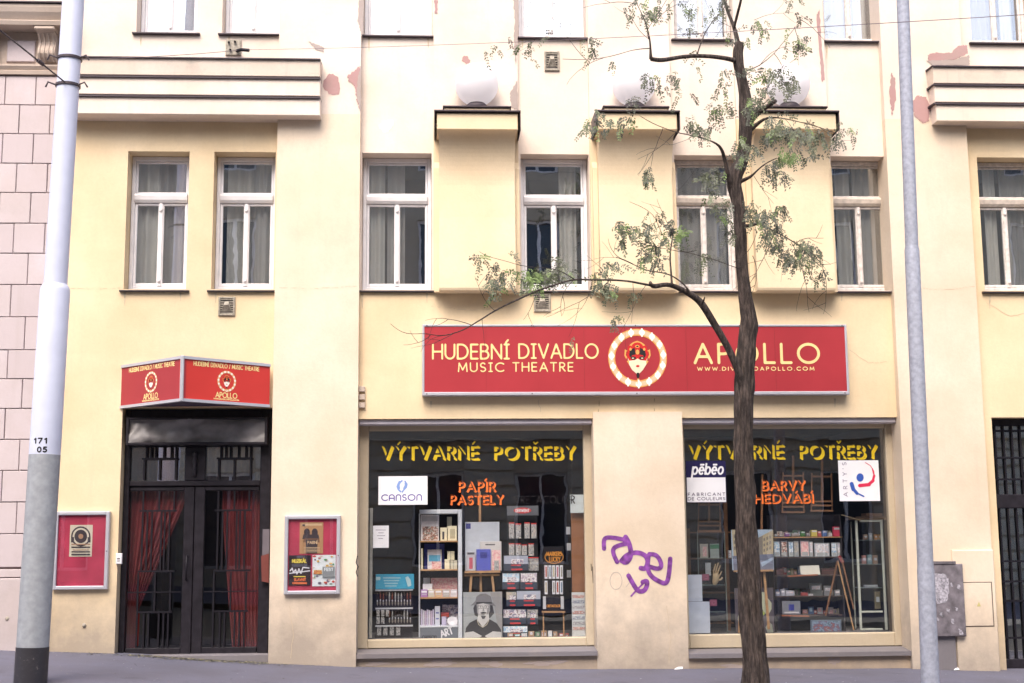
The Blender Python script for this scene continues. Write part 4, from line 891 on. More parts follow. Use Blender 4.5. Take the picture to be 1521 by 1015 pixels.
mb = MB(); strokes_px(mb, [smooth(s_) for s_ in gs], [3.2, 3.6, 3.2, 3.5, 3.3, 3.4, 3.4, 1.3], -.054, 0, 150); gf = mb.build('graffiti', M['purple'], bld)
mb = MB(); strokes_px(mb, [ell(915, 863, 9, 13, 16)+[(924, 863)], [(933, 850), (938, 862), (930, 872)]], .35, -.0535, 0, 150); mb.build('pencil_scrawl', mat('faint_pencil', (.45, .38, .36), .8), bld)
Yr = PIER-.002
mb = MB(); strokes_px(mb, [[(531, 826), (529, 836), (532, 842), (529, 850), (531, 856)]], .7, PIER-.002, 0, 60); mb.build('scratch_mark', M['ink'], bld)
mb = MB(); strokes_px(mb, [[(878, 838), (878.5, 848)], [(880, 842), (881, 866)]], .5, YG-.053, 0, 60); mb.build('scratch_mark', M['ink'], bld)
# hairline cracks, drips and smears on the render
crk = mat('crack_line', (.56, .45, .32), .9)
def crack(pts, Y, seed, w_=.32):
    rn = random.Random(seed); o = [pts[0]]
    for a, b in zip(pts[:-1], pts[1:]):
        for k in range(1, 7): t = k/6; o.append((a[0]+(b[0]-a[0])*t+rn.uniform(-1.1, 1.1), a[1]+(b[1]-a[1])*t+rn.uniform(-.8, .8)))
    mb = MB(); strokes_px(mb, [o], [w_], Y-.003, 0, 130); mb.build('hairline_crack', crk, bld)
for i, (pts, Y) in enumerate((([(100, 428), (140, 430), (184, 427)], 0), ([(410, 427), (470, 429), (534, 425)], PIER), ([(1360, 428), (1400, 431), (1448, 426)], PIER), ([(640, 455), (700, 461), (760, 458)], 0), ([(1262, 520), (1290, 540), (1330, 536)], 0), ([(990, 900), (996, 950), (993, 985)], -.05), ([(430, 900), (436, 940), (431, 978)], PIER), ([(1465, 450), (1500, 470), (1521, 466)], 0), ([(800, 560+35), (803, 612)], 0))): crack(pts, Y, i)
drip = mat('rain_drip_stain', (.60, .49, .35), .9, var=.25, scale=20)
for i, (x, y, L_, Y) in enumerate(((185, 433, 22, 0), (268, 433, 15, 0), (320, 433, 18, 0), (538, 436, 24, 0), (634, 436, 14, 0), (1330, 436, 26, 0), (1250, 436, 12, 0), (1470, 440, 20, 0), (548, 56, 22, 0), (636, 56, 16, 0), (776, 56, 18, 0), (862, 56, 26, 0), (1228, 68, 20, 0), (1306, 68, 26, 0), (209, 55, 14, 0), (340, 55, 12, 0), (640, 596, 10, 0), (1240, 592, 14, 0))):
    mb = MB(); rn = random.Random(i); poly = [(x-1.6, y), (x+1.8, y), (x+1.2+rn.uniform(-.3, .3), y+L_*.5), (x+.5, y+L_), (x-.3, y+L_*.9), (x-1.1, y+L_*.4)]; poly_px(mb, poly, Y-.0025); mb.build('drip_stain', drip, bld)
mb = MB(); strokes_px(mb, [[(889, 590), (890, 600), (888.5, 612)], [(972, 592), (971, 602), (972, 611)]], .5, -.003, 0, 80); mb.build('hairline_crack', mat('dark_crack_line', (.30, .22, .14), .9), bld)  # two darker crack strokes just above the middle pier
for (x, y, Y) in ((11, 919, -.06), (125, 929, 0)):
    mb = MB(); c = P(x, y, Y); mb.lathe(c, [(0, -.03), (.02, -.022), (.028, 0), (.02, .022), (0, .03)], 10); o = mb.build('wall_stud', M['vent']); tag(o, 'small round metal stud in the %s wall near the pavement' % ('pinkish stone' if x < 50 else 'yellow'), 'stud')
for i, y in enumerate((578, 590, 602)):
    mb = MB(); mb.pbox(533, y-4, 542, y+4, -.05, .05, bev=.006); mb.build('bracket_stub', M['moulding'], bld)
# ------------------------------------------------------------------ stone neighbour on the left
nb = empty('stone_building', (BX0-2, 0, .4), 'pinkish stone block building with carved brackets at the left edge', 'building')
NY = -.04; NX0 = -14.0
mb = MB(); mb.box(NX0, BX0-.004, NY+.03, .3, ZB, TOP+.3); mb.build('wall', mat('stone_joint', (.30, .235, .225), .9), nb)
ys = [113, 156, 199, 243, 286.5, 332, 376.5, 423, 471, 520, 563, 607, 653, 699, 746, 793, 843]
vj0 = xl(7.5, 135, NY); bwid = xl(53, 135, NY)-vj0; jn = .010
brnd = random.Random(5)
for k, (ya, yb_) in enumerate(zip(ys[:-1], ys[1:])):
    z1, z0 = P(40, ya, NY).z, P(40, yb_, NY).z; off = vj0+(bwid/2 if k % 2 else 0)
    xs = []; x = off
    while x > BX0-bwid*4.2: x -= bwid
    while x < BX0: xs.append(x); x += bwid
    xs.append(BX0-.004)
    for a, b in zip(xs[:-1], xs[1:]):
        b = min(b, BX0-.004)
        if b-a < .05: continue
        pr = brnd.uniform(-.004, .004); q = MB(); q.box(a+jn/2, b-jn/2, NY+pr, NY+.032, z0+jn/2, z1-jn/2, bev=.006); q.build('stone_block', M['stone'], nb)
    q = MB(); q.box(NX0, xs[0]-jn/2, NY, NY+.032, z0+jn/2, z1-jn/2); q.build('stone_course', M['stone'], nb)
zpl = P(40, 845, NY).z
q = MB(); q.box(NX0, BX0-.004, NY-.01, NY+.032, P(40, 858, NY).z+.004, zpl-.005, bev=.006); q.build('string_course', M['stone'], nb)
q = MB(); q.box(NX0, BX0-.004, NY-.03, NY+.034, ZB, P(40, 859, NY-.03).z, bev=.01); q.build('plinth', M['stone'], nb)
z113 = P(40, 112, NY).z; z92 = P(40, 97, NY-.03).z; z60 = P(40, 40, NY-.1).z; zc = P(40, 36, NY-.3).z
q = MB()
q.prism([(NY+.04, z113+.004), (NY-.03, z113+.004), (NY-.04, z113+.05), (NY-.025, z113+.06), (NY-.06, z92-.02), (NY-.06, z92), (NY+.04, z92)], NX0, BX0-.005); q.build('string_course', M['moulding'], nb)
q = MB(); q.box(NX0, BX0-.005, NY, NY+.035, z92+.002, zc-.002); q.build('frieze', M['moulding'], nb)
q = MB(); a, b, c_, d_ = RECT(10, 60, 52, 92, NY-.03); q.box(a, b, NY-.03, NY-.001, c_, d_, bev=.012); q.build('frieze_panel', M['stone'], nb)
q = MB(); q.prism([(NY+.035, zc), (NY-.28, zc), (NY-.30, zc+.05), (NY-.27, zc+.07), (NY-.33, zc+.16), (NY-.35, zc+.22), (NY-.35, zc+.26), (NY+.035, zc+.27)], NX0, BX0-.006); q.build('cornice', M['moulding'], nb)
q = MB(); q.box(NX0, BX0-.006, NY-.38, NY+.035, zc+.272, zc+.29); q.build('flashing', M['flash'], nb)
q = MB(); q.box(NX0, BX0-.006, NY, NY+.035, zc+.292, TOP+.3); q.build('upper_wall', M['pink'], nb)
for bx in (70, -18):
    x0, x1 = xl(bx-17, 70, -.2), xl(bx+13, 70, -.2)
    prof = [(NY-.002, zc-.003), (NY-.24, zc-.003), (NY-.24, zc-.05), (NY-.20, zc-.07)]
    for t in range(9): u = t/8; prof.append((NY-.19+.13*u+.05*math.sin(u*6.28), zc-.08-.34*u))
    prof += [(NY-.08, z92+.06), (NY-.002, z92+.03)]
    q = MB(); q.prism(prof, x0+.02, x1-.02); br = q.build('bracket', M['moulding'], nb)
    q = MB(); q.box(x0, x1, NY-.27, NY-.003, zc-.052, zc-.004, bev=.01); q.build('bracket_cap', M['moulding'], br)
    for t in range(4):
        u = x0+.045+(x1-x0-.09)*t/3; q = MB(); q.tube([(u, y-.006, z) for y, z in prof[4:13]], .012, 6); q.build('flute', M['moulding'], br)
# ------------------------------------------------------------------ downpipe, utility boxes
Yp_ = -2.8
pt_, pm_, pb_ = P(1341, 0, Yp_), P(1354.5, 371, Yp_), P(1381.5, 1000, Yp_)
pb_ = pm_+(pb_-pm_)*((pm_.z-gz(pb_.x, Yp_)+.03)/(pm_.z-pb_.z)); pt_ = pm_+(pt_-pm_)*((11.5-pm_.z)/(pt_.z-pm_.z))
pr_ = lambda w_: w_/2*(CAMD+Yp_)/FPX
dp = empty('slim_pole', (pb_.x, Yp_, gz(pb_.x, Yp_)), 'slim pale grey steel pole standing on the pavement at the right, thicker toward its foot', 'pole')
q = MB(); q.tube([pt_, pm_], [pr_(18.5), pr_(20)], 24); q.build('upper_shaft', M['pipe'], dp)
pj = pm_+(pb_-pm_)*.72
q = MB(); q.tube([pm_+Vector((0, 0, .03)), pm_-Vector((0, 0, .015)), pm_+(pj-pm_)*.5, pj], [pr_(20.5), pr_(22.5), pr_(23), pr_(23.5)], 24); q.build('lower_shaft', M['pipe'], dp)
q = MB(); q.tube([pj+Vector((0, 0, .02)), pj-Vector((0, 0, .02)), pb_], [pr_(23.7), pr_(25), pr_(27)], 24); q.build('foot', M['pipe'], dp)
ub = empty('utility_box', P(1410, 947, PIER-.06), 'grimy dark grey utility box with torn paper remains behind the slim pole', 'utility box')
q = MB(); q.pbox(1387, 838, 1433, 946, PIER-.10, .098, bev=.012); bo = q.build('body', M['cabinetgrey'], ub)
q = MB(); q.pbox(1386, 834, 1420, 838.5, PIER-.11, .1, bev=.005); q.build('lid', M['cabinetgrey'], ub)
q = MB(); x0, x1, z0, z1 = RECT(1390, 941, 1421, 1000, PIER-.04); q.box(x0, x1, PIER-.04, PIER+.02, ZB, z1, bev=.01); q.build('pedestal', M['greyslab'], ub)
def pflake(pts, Y, mt, seed, parent, name, amp=.8):
    rn = random.Random(seed); mb = MB(); out = []
    for (a, b), (c_, d_) in zip(pts, pts[1:]+pts[:1]):
        for k in range(5): t = k/5; out.append((a+(c_-a)*t+rn.uniform(-amp, amp)*(k > 0), b+(d_-b)*t+rn.uniform(-amp, amp)*(k > 0)))
    mb.face([P(a, b, Y) for a, b in out][::-1]); return mb.build(name, mt, parent)
torn = mat('torn_lilac_paper', (.42, .40, .45), .8, var=.6, scale=38)
pflake([(1388, 852), (1404, 853), (1409, 862), (1410, 880), (1406, 895), (1392, 897), (1388, 890)], PIER-.103, torn, 1, ub, 'torn_paper')
for i, (x, y, r_) in enumerate(((1424, 872, 4), (1408, 907, 3), (1427, 939, 5), (1398, 912, 4), (1415, 923, 4), (1393, 920, 3), (1413, 869, 3), (1421, 905, 3))):
    pflake([(x-r_*.7, y-r_), (x+r_*.5, y-r_*.6), (x+r_*.7, y+r_), (x-r_*.4, y+r_*.7)], PIER-.1035, torn, i+9, ub, 'torn_paper', 1)
# meter door in the raised patch
q = MB(); a, b, c_, d_ = RECT(1432, 866, 1474, 930, PIER-.036)
q.box(a, b, PIER-.038, PIER-.02, c_, d_, bev=.004); md = q.build('meter_door', M['cream'], bld)
q = MB(); q.box(a-.012, b+.012, PIER-.0325, PIER-.02, c_-.012, d_+.012); q.build('door_gap', mat('dark_gap', (.12, .09, .07), .9), md)
q = MB(); poly_px(q, [(1454, 894), (1457, 901), (1451, 901)], PIER-.0395); q.build('warning_mark', mat('faded_yellow_print', (.55, .48, .20), .7), md)
# ------------------------------------------------------------------ lamp pole and span wires
YPo = -3.05
b_, t_ = P(46, 1000, YPo), P(109, 0, YPo); ax = (t_-b_)/(t_.z-b_.z)
def pole(z): return b_+ax*(z-b_.z)
gzp = gz(b_.x, YPo)
zlow, zstep, zblk, ztop = P(50, 676, YPo).z, P(76, 432, YPo).z, P(46, 961, YPo).z, 11.5
po = empty('tram_pole', pole(gzp), 'tall leaning pale blue steel pole with black foot at the kerb', 'pole')
def rad(px): return px/2*(CAMD+YPo)/FPX
q = MB(); q.tube([pole(gzp-.05), pole(zblk)], [rad(46), rad(46)], 32); q.build('painted_foot', M['poleblack'], po)
q = MB(); q.tube([pole(zblk), pole(zlow)], [rad(45), rad(44.5)], 32, cap=False); q.build('lower_shaft', M['polelow'], po)
q = MB(); q.tube([pole(zlow), pole(zstep), pole(zstep+.03), pole(zstep+.07)], [rad(44.5), rad(43), rad(41), rad(34.5)], 32, cap=False); q.build('middle_shaft', M['poleup'], po)
q = MB(); q.tube([pole(zstep+.07), pole(ztop)], [rad(34), rad(31)], 32); q.build('upper_shaft', M['poleup'], po)
q = MB()
for txt, x0, x1, yb, yc in (('171', 51, 69, 660, 653), ('05', 56, 69, 673, 666)):
    z0 = P(60, yb, YPo).z; z1 = P(60, yc, YPo).z; c = pole((z0+z1)/2); r_ = rad(44.5)+.002
    wx0 = P(x0, (yb+yc)/2, YPo-.15).x-c.x; wx1 = P(x1, (yb+yc)/2, YPo-.15).x-c.x
    for p in text_polys(txt, z1-z0, wx1-wx0, .007, 14, gap=.4):
        q.face([(c.x+wx0+u, c.y-math.sqrt(max(r_*r_-(wx0+u)**2, 0)), z0+v) for u, v in p])
q.build('lettering', M['ink'], po)
for zz, nm in ((P(105, 88, YPo).z, 1), (P(97, 128, YPo).z, 2)):
    q = MB(); c = pole(zz); q.tube([c-Vector((0, 0, .014)), c+Vector((0, 0, .014))], rad(35)+.008, 24)
    for s_ in (-1, 1):
        q.tube([c+Vector((s_*(rad(35)), -.05, 0)), c+Vector((s_*(rad(35)+.07), -.07, .02)), c+Vector((s_*(rad(35)+.10), -.05, -.03))], .010, 6)
    q.build('tie_band', M['flash'], po)
def wire(a, b, r_, label, sag=.05, extra=None):
    a, b = Vector(a), Vector(b); q = MB(); pts = [a+(b-a)*i/24-Vector((0, 0, sag*4*(i/24)*(1-i/24))) for i in range(25)]; q.tube(pts, r_, 5)
    if extra: extra(q, pts)
    o = q.build('span_wire', M['flash'] if r_ > .008 else M['wire']); return tag(o, label, 'wire')
brk = P(345, 72, -.02)
def turn(q, pts):
    q.tube([pts[5], pts[5]+(pts[6]-pts[5])*1.2], .022, 8)
wire(pole(P(97, 128, YPo).z)+Vector((0, -.14, 0)), P(-75, -15, YPo-2), .009, 'thick black stay wire with tensioner leading up left from the pale pole', .0, turn)
wire(pole(P(105, 88, YPo).z)+Vector((.1, 0, 0)), P(352, 75, -.12), .004, 'thin wire from the pale pole to the wall bracket over the left cornice', .02)
wire(P(370, 74, -.14), P(1600, 17, -9), .0028, 'thin overhead wire crossing in front of the upper windows from the wall bracket', .05)
wb = empty('wire_anchor', P(346, 82, 0), 'rusty square wire anchor plate on the wall above the left cornice', 'bracket')
q = MB(); q.pbox(335, 59, 358, 82, -.03, .03, bev=.008); q.build('plate', M['vent'], wb)
q = MB(); q.tube([P(352, 76, -.05), P(358, 74, -.12), P(370, 75, -.14)], .024, 8); q.build('hook', M['iron'], wb)
for (x, y) in ((340, 63), (349, 62), (342, 74)): q = MB(); q.tube([P(x, y, -.031), P(x, y, -.07)], .015, 8); q.build('bolt', M['iron'], wb)
# ------------------------------------------------------------------ stickers and signs on the shop glass
YS_ = YG-.004
def sign_thing(px0, py0, px1, py1, Y, mt, label, name='window_sign', cat='sign', t=.003):
    x0, x1, z0, z1 = RECT(px0, py0, px1, py1, Y); e = empty(name, ((x0+x1)/2, Y, z0), label, cat)
    mb = MB(); mb.box(x0, x1, Y, Y+t, z0, z1); o = mb.build('panel', mt, e); return e, o
e, p = sign_thing(562, 707.5, 635, 750, YS_, M['paper'], 'white sticker sign with violet lettering and blue flame on the first shop window')
q = MB(); text_px(q, 'CanSOn', 567, 743.5, 626, 735, YS_-.002, .085, n=18, gap=.28); q.build('lettering', mat('violet_print', (.10, .07, .32), .5), p)
q = MB(); strokes_px(q, [[(597, 714.5), (591.5, 719), (590, 723), (591.5, 727), (595, 730.5)]], [1.2], YS_-.002); strokes_px(q, [[(593.5, 716.5), (591.5, 721), (592.5, 725)]], [1.9], YS_-.0022)
strokes_px(q, [[(601.5, 715), (604.5, 719.5), (603.5, 724), (599.5, 728), (597.5, 731)]], [1.1], YS_-.002); strokes_px(q, [[(602.5, 718), (603, 721), (600.5, 725.5)]], [1.7], YS_-.0022)
q.build('flame_mark', mat('blue_flame_print', (.22, .34, .68), .5), p)
e, p = sign_thing(1019.5, 685, 1078.5, 747, YS_, mat('navy_print', (.015, .012, .07), .5), 'navy and white sticker sign of a paint maker, top left on the second shop window')
q = MB(); q.pbox(1020.5, 709.5, 1078, 746, YS_-.003, .003); q.build('white_field', M['paper'], p)
q = MB(); text_px(q, 'pēbēo', 1028, 704.4, 1073, 688.6, YS_-.002, .085, n=22, gap=.26, slant=.16); q.build('lettering', M['paper'], p)
q = MB(); text_px(q, 'FABRICANT', 1022, 736.5, 1077, 732.3, YS_-.005, .10, n=9, gap=.55); q.build('lettering', C(.12, .10, .16), p); q = MB(); text_px(q, 'DE COULEURS', 1022, 743, 1077, 739, YS_-.005, .10, n=9, gap=.3); q.build('lettering', C(.12, .10, .16), p)
e, p = sign_thing(1246, 684, 1306, 744.5, YS_, M['paper'], 'square white sticker sign with red and blue brush figure on the second shop window')
q = MB(); strokes_px(q, [[(1285.5, 687.5), (1293, 692), (1298, 700), (1299, 710), (1295, 718), (1288, 722), (1277, 721.5)]], [.5], YS_-.002)
for a, b, r_ in (((1296, 697), (1299, 708), 1.0), ((1298.5, 707), (1296, 716), 1.8), ((1297, 714), (1290, 720), 2.2), ((1291, 720), (1277, 721.5), 2.5)): strokes_px(q, [[a, b]], [r_], YS_-.0022-.0002*r_)
q.build('red_stroke', mat('red_brush_print', (.66, .03, .09), .5), p)
q = MB(); poly_px(q, ell(1277.5, 709.5, 5.4, 6.2, 18), YS_-.002)
for k, (a, b, r_) in enumerate((((1265, 719), (1267.5, 727), 2.9), ((1267, 726), (1273, 733), 2.3), ((1272, 732), (1283, 737.5), 1.0))): strokes_px(q, [[a, b]], [r_], YS_-.0024-.0003*k)
q.build('blue_stroke', mat('blue_brush_print', (.04, .10, .42), .5), p)
q = MB(); oo = P(1259, 737.5, YS_-.002); put(q, text_polys("ARTY'S", .052, .45, .0045, 10, gap=.75), plane_map((oo.x, oo.y, oo.z), (-.0, 0, 1), (-1, 0, 0))); q.build('lettering', C(.30, .27, .36), p)
e, p = sign_thing(554, 781, 577.5, 814, YG+.012, M['paper'], 'small white typed notice taped inside the left edge of the first shop window', 'paper_notice', 'notice')
q = MB()
for k, (a, b) in enumerate(((558, 573), (562, 570), (560, 572), (562, 569))): poly_px(q, [(a, 787+k*4.2), (b, 787+k*4.2), (b, 788+k*4.2), (a, 788+k*4.2)], YG+.0105)
q.build('lettering', C(.30, .28, .36), p)
e, p = sign_thing(847, 735, 868, 762, YG+.03, C(.50, .56, .58), 'pale grey board behind the faint lettering at the right edge of the first shop window', 'pale_board', 'board')
q = MB(); text_px(q, 'R', 848.5, 748, 853.5, 736.5, YG+.028, .07, n=12); q.build('lettering', M['ink'], p)
# ------------------------------------------------------------------ goods
def thing_box(name, label, cat, px0, py0, px1, py1, Y, t, mt, group=None, decor=None, bev=.003, tilt=0):
    """a small package or book: box with printed areas on its front as flat print"""
    x0, x1, z0, z1 = RECT(px0, py0, px1, py1, Y); mb = MB(); mb.box(x0, x1, Y, Y+t, z0, z1, 0, bev=bev); ms = [mt]
    for i, (a, b, c_, d_, m2) in enumerate(decor or []):
        y = Y-.0015-.0006*i; xa, xb = x0+(x1-x0)*a, x0+(x1-x0)*c_; za, zb = z1-(z1-z0)*d_, z1-(z1-z0)*b
        ms.append(m2); mb.face([(xa, y, za), (xb, y, za), (xb, y, zb), (xa, y, zb)], len(ms)-1)
    return tag(mb.build(name, ms), label, cat, group)
PR = {
 'art': print_mat('art_print', [(0.84, 0.81, 0.78), (0.54, 0.24, 0.16), (0.16, 0.14, 0.14), (0.85, 0.84, 0.74), (0.41, 0.30, 0.27)], 24, 1),
 'sky': print_mat('sky_print', [(0.47, 0.70, 0.85), (0.84, 0.85, 0.85), (0.24, 0.46, 0.70), (0.85, 0.84, 0.68)], 18, 2),
 'mount': print_mat('mountain_print', [(0.14, 0.19, 0.30), (0.49, 0.38, 0.46), (0.81, 0.85, 0.85), (0.35, 0.22, 0.24), (0.11, 0.14, 0.19)], 20, 3),
 'pink': print_mat('pink_print', [(0.84, 0.41, 0.43), (0.85, 0.65, 0.59), (0.74, 0.30, 0.35), (0.85, 0.84, 0.78)], 16, 4),
 'pencil': print_mat('packet_print', [(0.07, 0.07, 0.09), (0.68, 0.70, 0.68), (0.11, 0.11, 0.14), (0.84, 0.81, 0.70), (0.41, 0.14, 0.11)], 46, 5),
 'chart': print_mat('colour_chart_print', [(0.85, 0.85, 0.85), (0.85, 0.85, 0.85), (0.41, 0.43, 0.54), (0.85, 0.85, 0.85), (0.74, 0.34, 0.24), (0.85, 0.85, 0.85)], 34, 6),
 'street': print_mat('street_print', [(0.57, 0.50, 0.35), (0.30, 0.32, 0.38), (0.68, 0.62, 0.46), (0.19, 0.20, 0.26), (0.46, 0.51, 0.57)], 22, 7)}
cream, lilac, navy, dgrey, lgrey = C(.80, .75, .55), C(.36, .20, .44), C(.05, .06, .30), C(.08, .08, .10), C(.54, .56, .60)
white_, wh2, redp, skyb = C(.82, .82, .86), C(.74, .76, .82), C(.62, .07, .07), C(.14, .46, .70)
# display shelf unit
YU = YG+.22
su = empty('display_shelf', P(655, 948, YU+.15), 'light grey metal display shelf unit with four boards in the first shop window', 'shelf')
mg = mat('light_grey_steel', (.66, .70, .76), .4, .0)
q = MB(); q.pbox(680.5, 757, 686.5, 948, YU-.02, .34, bev=.006); q.build('side_panel', mg, su)
q = MB(); q.pbox(623, 757, 680, 763.5, YU-.02, .34, bev=.006); q.build('top_board', mg, su)
q = MB(); q.pbox(622, 763, 624, 948, YU+.24, .06); q.build('side_rail', mg, su)
for y in (803.5, 846, 887.5, 930): q = MB(); q.pbox(624, y, 680, y+2.2, YU-.015, .32, bev=.003); q.build('shelf_board', M['wood'] if y < 929 else mg, su)
q = MB(); q.pbox(624, 932.5, 680, 949, YU-.01, .02); fp = q.build('footer_panel', C(.16, .18, .21), su)
q = MB(); text_px(q, 'CanSOn', 627, 949, 648, 944.5, YU-.012, .10, n=10); q.build('lettering', M['ink'], fp)
q = MB(); oo = P(656, 947, YU-.012); put(q, text_polys('ART', .085, .16, .008, 12), plane_map(oo, (math.cos(R(18)), 0, math.sin(R(18))), (-math.sin(R(18)), 0, math.cos(R(18))))); q.build('lettering', M['paper'], fp)
T = thing_box; Yi = YU+.04
T('sketch_pad', 'large white sketch pad with a brown and red picture on the top shelf board', 'sketch pad', 625, 765, 652, 803.5, Yi+.1, .02, white_, decor=[(.05, .05, .95, .25, lgrey), (.1, .45, .95, .98, PR['art'])])
T('paint_box', 'small cream box with a dark mark beside the large sketch pad', 'box', 654, 784, 664, 803.5, Yi+.02, .08, cream, decor=[(.3, .3, .6, .9, dgrey)])
T('paint_box', 'wide cream box at the right end of the top shelf board', 'box', 665, 781.5, 678.5, 803.5, Yi+.02, .1, cream, decor=[(.25, .2, .8, .85, C(.50, .46, .32))])
T('paint_box', 'white box standing behind the two cream boxes on the top shelf board', 'box', 664, 768, 671, 785, Yi+.15, .05, C(.55, .56, .50))
T('sketch_pad', 'dark blue pad leaning behind a pale blue book on the second shelf board', 'sketch pad', 630, 808, 660, 846, Yi+.18, .02, navy)
T('book', 'pale blue covered book in front of a dark blue pad on the second shelf board', 'book', 635, 816.5, 656, 846, Yi+.12, .02, wh2, decor=[(.06, .04, .94, .13, white_), (.1, .28, .9, .6, skyb), (.3, .6, .95, .98, PR['pink'])])
T('brochure', 'thin yellow brochure standing edge on at the left of the second shelf board', 'brochure', 625.5, 815, 628, 846, Yi+.05, .1, cream)
T('paint_box', 'low cream box beside the pale blue book on the second shelf board', 'box', 660.5, 831, 668, 846, Yi+.02, .06, cream)
T('paint_box', 'tall cream box on the second shelf board', 'box', 664.5, 819, 675, 832, Yi+.08, .06, cream, decor=[(.45, .0, .5, 1, dgrey)])
T('paint_box', 'squat cream box at the right end of the second shelf board', 'box', 669, 832.5, 679, 846, Yi+.02, .06, C(.60, .58, .46), decor=[(.45, .0, .5, 1, dgrey)])
T('card', 'grey card propped at the back left of the third shelf board', 'card', 629, 858.5, 639, 869, Yi+.2, .01, lgrey)
T('sketch_pad', 'wide pink pad with a soft floral cover on the third shelf board', 'sketch pad', 640, 858.5, 679.5, 887.5, Yi+.16, .02, PR['pink'])
T('paint_box', 'white box on top of a violet one on the third shelf board', 'box', 628, 867.5, 642, 877, Yi+.08, .06, white_)
for x0, x1, cl, nm in ((625, 635, C(.40, .22, .50), 'violet'), (636, 645, C(.66, .62, .50), 'cream'), (646, 656.5, C(.62, .44, .26), 'orange'), (657.5, 668, C(.44, .43, .40), 'grey'), (669, 679, C(.62, .60, .64), 'pale lilac')):
    T('paint_box', 'small %s box in the front row of the third shelf board' % nm, 'box', x0, 876, x1, 887.4, Yi, .05, cl, decor=[(.1, .15, .9, .4, white_), (.15, .55, .85, .65, lgrey)])
for i in range(7):
    x = 625+i*2.9; T('paper_pad', 'thin %s pad standing edge on, %s from the left on the lowest shelf board' % (['lilac', 'whitish', 'mauve'][i % 3], ['first', 'second', 'third', 'fourth', 'fifth', 'sixth', 'seventh'][i]), 'paper pad', x, 906+(i % 3), x+2.4, 930, Yi+.04, .14, [C(.52, .48, .62), C(.62, .60, .66), C(.50, .40, .52)][i % 3], 'pads standing edge on')
T('book', 'tall white book with blue edges beside the thin pads on the lowest shelf board', 'book', 646, 901, 653.5, 930, Yi+.03, .1, C(.60, .62, .70), decor=[(.2, .3, .8, .36, navy), (.2, .6, .8, .66, navy)])
T('sketch_pad', 'dark picture pad at the back of the lowest shelf board', 'sketch pad', 657, 898.5, 680, 930, Yi+.2, .02, PR['mount'])
T('paint_box', 'red box lying before the dark picture pad on the lowest shelf board', 'box', 655, 910, 667, 917, Yi+.12, .05, C(.60, .12, .10))
T('book', 'small lilac book leaning below the red box on the lowest shelf board', 'book', 656, 916, 663, 930, Yi+.03, .03, C(.50, .46, .62))
q = MB(); c0 = P(672, 922.5, Yi+.02)
q.mesh([(c0.x+.07*math.cos(t)*r_, Yi+.02+.01*(1-r_), c0.z+.06*math.sin(t)*r_) for r_ in (1, .7) for t in np.linspace(0, 6.283, 25)[:-1]]+[(c0.x, Yi+.035, c0.z)], [(i, (i+1) % 24, 24+(i+1) % 24, 24+i) for i in range(24)]+[(24+i, 24+(i+1) % 24, 48) for i in range(24)])
tag(q.build('palette_plate', M['paper']), 'round white palette plate leaning at the right of the lowest shelf board', 'palette')
# left glass cabinet edge
q = MB(); q.pbox(548.5, 755, 553, 948, YG+.15, .03, bev=.004); q.pbox(540, 755, 548, 758, YG+.15, .03); tag(q.build('cabinet_frame', C(.46, .45, .40)), 'narrow pale metal cabinet frame at the left edge of the first shop window', 'cabinet')
# brush rack
YB = YG+.28
br = empty('brush_rack', P(586, 946, YB+.1), 'blue topped rack of hanging paintbrushes low in the first shop window', 'rack')
q = MB(); q.pbox(558, 853, 615, 875.5, YB, .012, bev=.003); hp = q.build('header_card', C(.035, .33, .52), br)
q = MB(); 
for k in range(4): poly_px(q, [(569+k, 858+k*4), (595-k*2, 858+k*4), (595-k*2, 859.3+k*4), (569+k, 859.3+k*4)], YB-.002)
poly_px(q, [(558.5, 857), (565, 857), (565, 862), (558.5, 862)], YB-.002); poly_px(q, [(602, 858), (606, 856), (610, 862), (611, 870), (606, 872), (604, 865)], YB-.002)
q.build('lettering', C(.40, .56, .60), hp)
q = MB(); q.pbox(557.5, 878, 613, 948, YB+.10, .01); q.build('back_board', C(.03, .025, .03), br)
for y in (875.8, 903, 929): q = MB(); q.pbox(557.5, y, 613, y+2, YB+.01, .05); q.build('rail', lgrey, br)
rb = random.Random(2)
for r_, (ya, yb_) in enumerate(((878, 902), (905, 928))):
    for i in range(12):
        if r_ == 1 and i < 4: continue
        x = 560.5+i*4.45; q = MB(); c0 = P(x, ya+rb.uniform(0, 3), YB+.04); c1 = P(x, yb_-2, YB+.04)
        h_ = c0.z-c1.z; hm = C(*[(.03, .02, .02), (.16, .05, .03), (.30, .30, .30)][rb.choice([0, 0, 1, 1, 2])])
        q.lathe((c1.x, YB+.04, c1.z), [(.001, 0), (.011, h_*.15), (.008, h_*.32)], 8, 1); q.lathe((c1.x, YB+.04, c1.z), [(.008, h_*.32), (.007, h_*.45)], 8, 2); q.lathe((c1.x, YB+.04, c1.z), [(.008, h_*.45), (.012, h_*.6), (.006, h_), (0, h_)], 8, 0)
        q.build('brush', [hm, C(.30, .27, .23), M['alu']], br)
OD = ['first', 'second', 'third', 'fourth', 'fifth']
for i in range(4):
    x = 560+i*9.5; T('brush_packet', 'clear packet of brushes hung at the foot of the brush rack, %s from the left' % OD[i], 'packet', x, 931, x+6, 944, YB+.03, .008, print_mat('packet_grey_print', [(.05, .05, .05), (.5, .5, .5), (.25, .24, .23), (.62, .62, .62)], 60, 3), 'brush packets on the rack')
